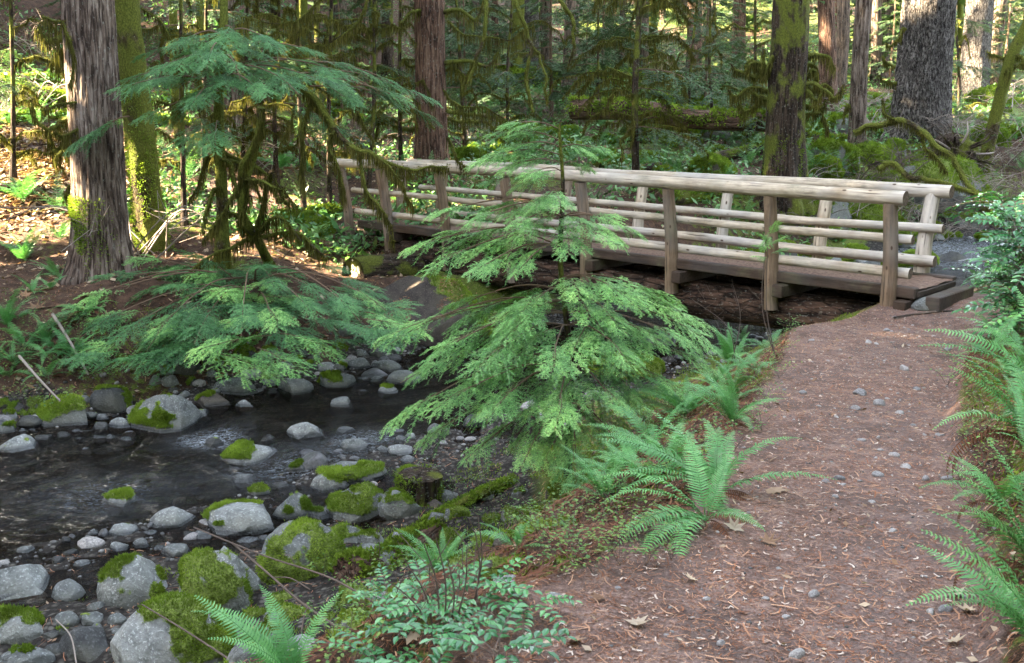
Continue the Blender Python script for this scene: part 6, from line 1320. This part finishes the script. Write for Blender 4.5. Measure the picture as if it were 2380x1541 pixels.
# stump
sp = gr(975, 1160); st = thing('stump', 'needle covered rotten stump with moss sides below the young hemlock', 'stump', tuple(sp)); mb = MB()
P = cr([sp + Vector((0, 0, -.25)), sp + Vector((0, 0, .08)), sp + Vector((.01, .0, .22))], 10); tube(mb, P, .17, 40, .5, ridged(.12, 2, 1, 5, .25, .2, 6)); mb.build('stump_wood', M_barkdark, st, True)
mb = MB(); a_ = rng.uniform(0, 2 * pi, 2500); z_ = rng.uniform(-.15, .24, 2500); nn_ = np.stack([np.cos(a_), np.sin(a_), .2 + 0 * a_], -1); pp = np.array(sp) + nn_ * [.185, .185, 0] + np.stack([0 * a_, 0 * a_, z_], -1); on = vnoise(a_ * 1.5, z_ * 6, 0, 8) > -.1; fuzz(mb, pp[on], nn_[on], .022, .005, 3, 5); mb.build('moss', M_moss, st)
# the bare bent sticks
def stick(label, pts, r0, r1, m, name='stick', group='bare sticks', sides=()):
    P = [at(*p) if len(p) == 3 else gr(*p) for p in pts]; Q = cr(P, 6); mb = MB(); tube(mb, Q, np.linspace(r0, r1, len(Q)), 7, .5, rough(.15, 1.2, len(Q)))
    for (f, tip) in sides:
        q_ = Vector(Q[int(f * (len(Q) - 1))]); e = at(*tip) if len(tip) == 3 else gr(*tip); tube(mb, cr([q_, q_.lerp(e, .5) + Vector((0, 0, .03)), e], 4), np.linspace(r0 * .5, r1 * .5, 9), 5, .5)
    o = mb.build(name, m, None, True, tuple(P[0])); return tag(o, label, 'stick', group)
stick('pale stick leaning on the left bank beside the big trunk', [(122, 730, 11.6), (160, 790, 11.4), (205, 870, 11)], .022, .012, M_twigpale)
stick('thinner grey stick lower on the left bank', [(45, 828, 11), (90, 880, 10.6), (140, 932, 10.4)], .018, .01, M_twigpale)
stick('long thin twig arching over the mossy boulders', [(540, 1262, 5.6), (620, 1330, 5.3), (700, 1400, 4.9), (800, 1470, 4.4), (900, 1545, 4.0)], .006, .008, M_twig, sides=[(.3, (720, 1370, 5)), (.55, (700, 1470, 4.6))])
stick('second thin twig crossing the first over the boulders', [(450, 1225, 5.8), (610, 1290, 5.4), (760, 1340, 4.9), (870, 1400, 4.6)], .004, .006, M_twig, sides=[(.5, (660, 1290, 5.2))])
stick('twig over the bottom boulder', [(330, 1405, 5.2), (430, 1465, 4.9), (560, 1550, 4.4)], .004, .006, M_twig)
stick('thin twig at the bottom left trickle', [(130, 1440, 5.3), (165, 1480, 5.2), (180, 1560, 4.8)], .004, .004, M_twigpale)
SH_ = [((1010, 1560), (940, 1300)), ((1020, 1560), (980, 1250)), ((1030, 1560), (1010, 1240)), ((1040, 1560), (1040, 1300)), ((1045, 1550), (1085, 1270)), ((1015, 1550), (890, 1340)), ((1100, 1420), (1110, 1195)), ((1095, 1430), (1105, 1240)), ((880, 1330), (870, 1210))]
mb = MB(); g0 = gr(1020, 1500)
for (a, b) in SH_:
    A = gr(a[0], min(a[1], 1500)); B = at(b[0], b[1], A.y - .05); tube(mb, cr([A, A.lerp(B, .5) + Vector((.02, 0, .02)), B], 5), np.linspace(.004, .0015, 11), 5, .5)
    for j in range(3): q_ = A.lerp(B, .4 + .18 * j); tube(mb, cr([q_, q_ + Vector((rnd.uniform(-.08, .08), rnd.uniform(-.05, .05), .07))], 2), .0013, 4, .5)
tag(mb.build('bare_shrub', M_twig, None, True, tuple(g0)), 'leafless shrub of thin dark upright stems in the bottom patch', 'shrub')
mb = MB(); g0 = gr(1720, 830)
for (a, b, c_) in (((1800, 830), (1770, 700), (1790, 480)), ((1690, 830), (1680, 740), (1640, 660)), ((1700, 840), (1720, 740), (1700, 650)), ((1710, 850), (1690, 760), (1600, 690)), ((1730, 800), (1750, 720), (1735, 660)), ((1700, 830), (1650, 720), (1620, 670)), ((1770, 780), (1775, 700), (1760, 650))):
    A = gr(*a); tube(mb, cr([A, at(*b, A.y), at(*c_, A.y)], 6), np.linspace(.006, .0018, 13), 5, .5)
    for j in range(5): q_ = at(*b, A.y).lerp(at(*c_, A.y), .15 * j); tube(mb, cr([q_, q_ + Vector((rnd.uniform(-.15, .15), rnd.uniform(-.05, .05), rnd.uniform(.03, .12)))], 2), .0014, 4, .5)
tag(mb.build('bare_shrub', M_twig, None, True, tuple(g0)), 'leafless twiggy shrub in front of the bridge posts at the right', 'shrub')
sdl = gr(1800, 830); s_ = thing('seedling', 'feathery seedling in front of the second post from the right', 'plant', tuple(sdl))
for j, (u, v) in enumerate(((1700, 590), (1850, 570), (1730, 560), (1850, 530), (1740, 530), (1810, 500), (1760, 610))): o_ = at(1787, 600 - 10 * j, sdl.y); inst(HB[j % 4], 'bough', s_, Matrix.Translation(-sdl) @ frame(o_, at(u, v, sdl.y - .1) - o_, (0, 0, 1), .16))
mb = MB(); tube(mb, cr([sdl, at(1780, 700, sdl.y), at(1790, 480, sdl.y)], 6), np.linspace(.006, .002, 13), 5, .5); mb.build('stem', M_twig, s_, True)
# tangles of bare twigs behind the bridge
TW = []
for v in range(4):
    mb = MB(); g = random.Random(v)
    for i in range(14):
        a = g.uniform(0, 2 * pi); l = g.uniform(.6, 1.6); p0 = Vector((g.gauss(0, .2), g.gauss(0, .2), 0)); e = p0 + Vector((cos(a) * l, sin(a) * l, g.uniform(.1, .7))); m_ = p0.lerp(e, .5) + Vector((0, 0, g.uniform(.1, .4))); Q = cr([p0, m_, e], 6); tube(mb, Q, np.linspace(.010, .003, 13), 5, .5)
        for j in range(5): q_ = Vector(Q[g.randrange(4, 13)]); tube(mb, cr([q_, q_ + Vector((g.gauss(0, .25), g.gauss(0, .25), g.gauss(.05, .15)))], 2), .003, 4, .5)
    me = mb.mesh('twig_tangle', True); me.materials.append(M_twigpale if v % 2 else M_twig); TW.append(me)
TL = [(2050, 420), (2120, 450), (2180, 430), (2240, 480), (2300, 460), (2330, 500), (2280, 540), (2100, 520), (2000, 460), (1940, 500), (2260, 400), (2200, 330), (2340, 430), (2350, 350), (1850, 560), (2180, 560), (1950, 260), (2050, 250), (1900, 280), (2020, 300), (2200, 290), (2250, 300), (2300, 320), (2150, 330), (2230, 360), (2290, 400), (2150, 520), (2200, 470), (2250, 450), (1600, 300), (1700, 320), (1780, 300), (1350, 300), (1250, 280), (1150, 300), (1100, 340), (820, 360), (580, 400), (450, 350), (330, 600), (2100, 400), (1850, 450), (1980, 430), (2060, 500), (2340, 380), (2330, 250), (50, 100), (100, 140), (30, 250), (90, 260)]
for i, (u, v) in enumerate(TL):
    p = gr(u, v); plant(TW[i % 4], u, v, rnd.uniform(.7, 1.4), 'tangle of bare fallen twigs on the ground behind the creek', 'twigs', 'tangles of bare twigs', 'twig_tangle', p)
# upturned root plate at the right
rp = gr(2215, 385); rt = thing('upturned_roots', 'dark upturned root mass at the right below the fir trunks', 'root mass', tuple(rp)); vv, ff = rockshape(I4, 444, 3, .35); mb = MB(); vv = vv * (1 + .18 * fbm(vv[:, 0] * 4, vv[:, 1] * 4, vv[:, 2] * 4, 3, 2))[:, None]; mb.add(vv * [.62, .4, .5] + np.array(rp) + [0, 0, .3], ff, .5, vv * .5); mb.build('soil', M_barkdark, rt, True)
for i in range(14):
    a = i * .45 + rnd.uniform(-.2, .2); e = rp + Vector((.95 * cos(a), -.3 + rnd.uniform(-.2, .2), .3 + .8 * sin(a))); mb = MB(); tube(mb, cr([rp + Vector((0, 0, .3)), rp.lerp(e, .6) + Vector((0, -.25, .1)), e], 6), np.linspace(.04, .012, 13), 7, .5, rough(.2, 1.2, i)); mb.build('root', M_twigpale if i % 3 == 0 else M_barkdark, rt, True)
# ================================================================ labels of repeats: say where each one is, from what stands next to it
LMK = [(235, 640, 'the big grey cedar foot'), (350, 555, 'the yellow mossy tree foot'), (515, 590, 'the slim hemlock foot'), (118, 400, 'the sunburst'), (765, 380, 'the left handrail end'), (820, 640, 'the sawn sill log end'), (980, 720, 'the huge brown rock'), (1000, 390, 'the straight cedar foot'),
 (1205, 330, 'the young hemlock top'), (1300, 1080, 'the young hemlock foot'), (975, 1150, 'the stump'), (700, 1310, 'the big green boulder'), (375, 985, 'the big midstream boulder'), (286, 1168, 'the moss capped pyramid stone'), (598, 1065, 'the pale wedge boulder'), (685, 910, 'the grey dome stone'), (150, 970, 'the mossy left shore boulder'),
 (2060, 700, 'the right near post'), (1787, 700, 'the second near post'), (1825, 410, 'the dark flared trunk'), (1990, 350, 'the split snag'), (2130, 335, 'the massive fir'), (1480, 375, 'the whorled young conifer'), (1997, 915, 'the largest trail stone'), (1640, 1130, 'the largest trail fern'), (1800, 1145, 'the grey maple leaf'),
 (1040, 1480, 'the bottom shrub patch'), (60, 1365, 'the banded left boulder'), (305, 1375, 'the left round boulder'), (490, 1370, 'the right round boulder'), (2230, 1440, 'the white leaves'), (640, 340, 'the crown fern on the slope'), (2265, 190, 'the sunlit patch fir'), (2200, 590, 'the far riffle'), (1232, 165, 'the dark middle fir'), (1580, 1450, 'the lower trail'), (2300, 850, 'the right bank ferns'), (160, 800, 'the pale leaning stick')]
def uvof(p):
    d = p - CAM; dy = d.y * cos(PITCH) - d.z * sin(PITCH); up = d.y * sin(PITCH) + d.z * cos(PITCH); return CX + F * d.x / dy, CY - F * up / dy
def where(p):
    u, v = uvof(p); best = min(LMK, key=lambda q: (q[0] - u) ** 2 + ((q[1] - v) * 1.2) ** 2); du, dv = u - best[0], v - best[1]; r = math.hypot(du, dv)
    w = 'right at' if r < 22 else ('just' if r < 75 else ('somewhat' if r < 170 else 'far'))
    if r < 22: return w + ' ' + best[2]
    a = math.degrees(math.atan2(-dv, du)) % 360; nm = ['right of', 'upper right of', 'above', 'upper left of', 'left of', 'lower left of', 'below', 'lower right of'][int((a + 22.5) // 45) % 8]
    return w + ' ' + nm + ' ' + best[2]
HEAD = {'small ferns left of the trail': 'small arching fern', 'small ferns on the left bank': 'small fern', 'small ferns on the right bank': 'small fern with dead fronds', 'cobbles on the far gravel bar': 'C', 'rocks under the left bank': 'C', 'mossy rocks of the near shore': 'C', 'cobbles at the near water edge': 'C', 'wet rocks in the lower left trickle': 'C', 'cobbles by the young hemlock': 'C', 'mossy lumps on the bank below the trail': 'C', 'mossy rocks behind the bridge': 'C', 'rocks in the far creek': 'C', 'mossy logs behind the bridge': 'mossy fallen log',
 'shiny leaved shrubs at the bottom': 'shiny paired leaf shrub', 'shiny leaved shrubs on the right bank': 'blue green shiny leaved shrub', 'understorey conifers behind the creek': 'hazy green understorey conifer', 'ferns behind the creek': 'dark green fern clump', 'distant ferns': 'distant fern clump',
 'tangles of bare twigs': 'tangle of bare twigs', 'herbs beside the trail': 'small soft leaved herb', 'herbs on the left bank': 'low leafy herb', 'stones along the creek edge': 'creek stone', 'maple leaves on the left bank': 'dry maple leaf', 'pebbles on the trail': 'small trail pebble',
 'bushes behind the creek': 'twiggy green bush', 'far trunks on the rising ground': 'distant trunk', 'far conifers behind': 'full crowned far conifer'}
TALL = {'understorey conifers behind the creek', 'far trunks on the rising ground', 'far conifers behind'}
gone_ = []
for o in list(COL.objects):
    g = o.get('group')
    if o.parent is None and g in HEAD:
        p = Vector(o.location); u, v = uvof(p)
        if not (-60 < u < 2440):
            if g in ('stones along the creek edge', 'pebbles on the trail', 'far trunks on the rising ground', 'understorey conifers behind the creek', 'far conifers behind'): gone_.append(o)
            continue
        h = HEAD[g]
        if g in ('stones along the creek edge', 'pebbles on the trail'):
            s = o.scale[0]; h = ('tiny ' if s < .03 else 'small ' if s < .055 else 'fist sized ' if s < .1 else 'large ') + ('wet dark ' if o.data in PBD else 'grey ') + ('stone' if 'creek' in g else 'pebble')
        if g in ('distant ferns', 'ferns behind the creek', 'tangles of bare twigs', 'bushes behind the creek'): h = ('large ' if o.scale[0] > 1.15 else 'small ' if o.scale[0] < .9 else '') + h
        if h == 'C':
            m_ = o.data.materials[0]; q = sum(1 for c in o.children); a_ = o.dimensions[0]; h = ('large ' if a_ > .45 else 'small ' if a_ < .16 else '') + ('mossy ' if q else 'bare ') + ('pale' if m_ is M_rockpale else 'dark' if m_ is M_rockdark else 'brown' if m_ is M_rockbrown else 'grey') + ' rock'
        o['label'] = h + ' ' + where(p)

for o in gone_:
    for c in list(o.children): bpy.data.objects.remove(c)
    bpy.data.objects.remove(o)
by_ = {}
for o in list(COL.objects):
    if o.parent is None and o.get('group') in HEAD: by_.setdefault((o['group'], o['label']), []).append(o)
ORD = ['leftmost', 'second', 'third', 'fourth', 'fifth', 'sixth', 'seventh', 'eighth', 'ninth', 'tenth']
for (g, l), L in by_.items():
    if 1 < len(L) <= 10:
        L.sort(key=lambda o: uvof(Vector(o.location))[0])
        for i, o in enumerate(L):
            nl = l + (', leftmost of these' if i == 0 else ', ' + ORD[i] + ' from left')
            if len(nl.split()) <= 16: o['label'] = nl
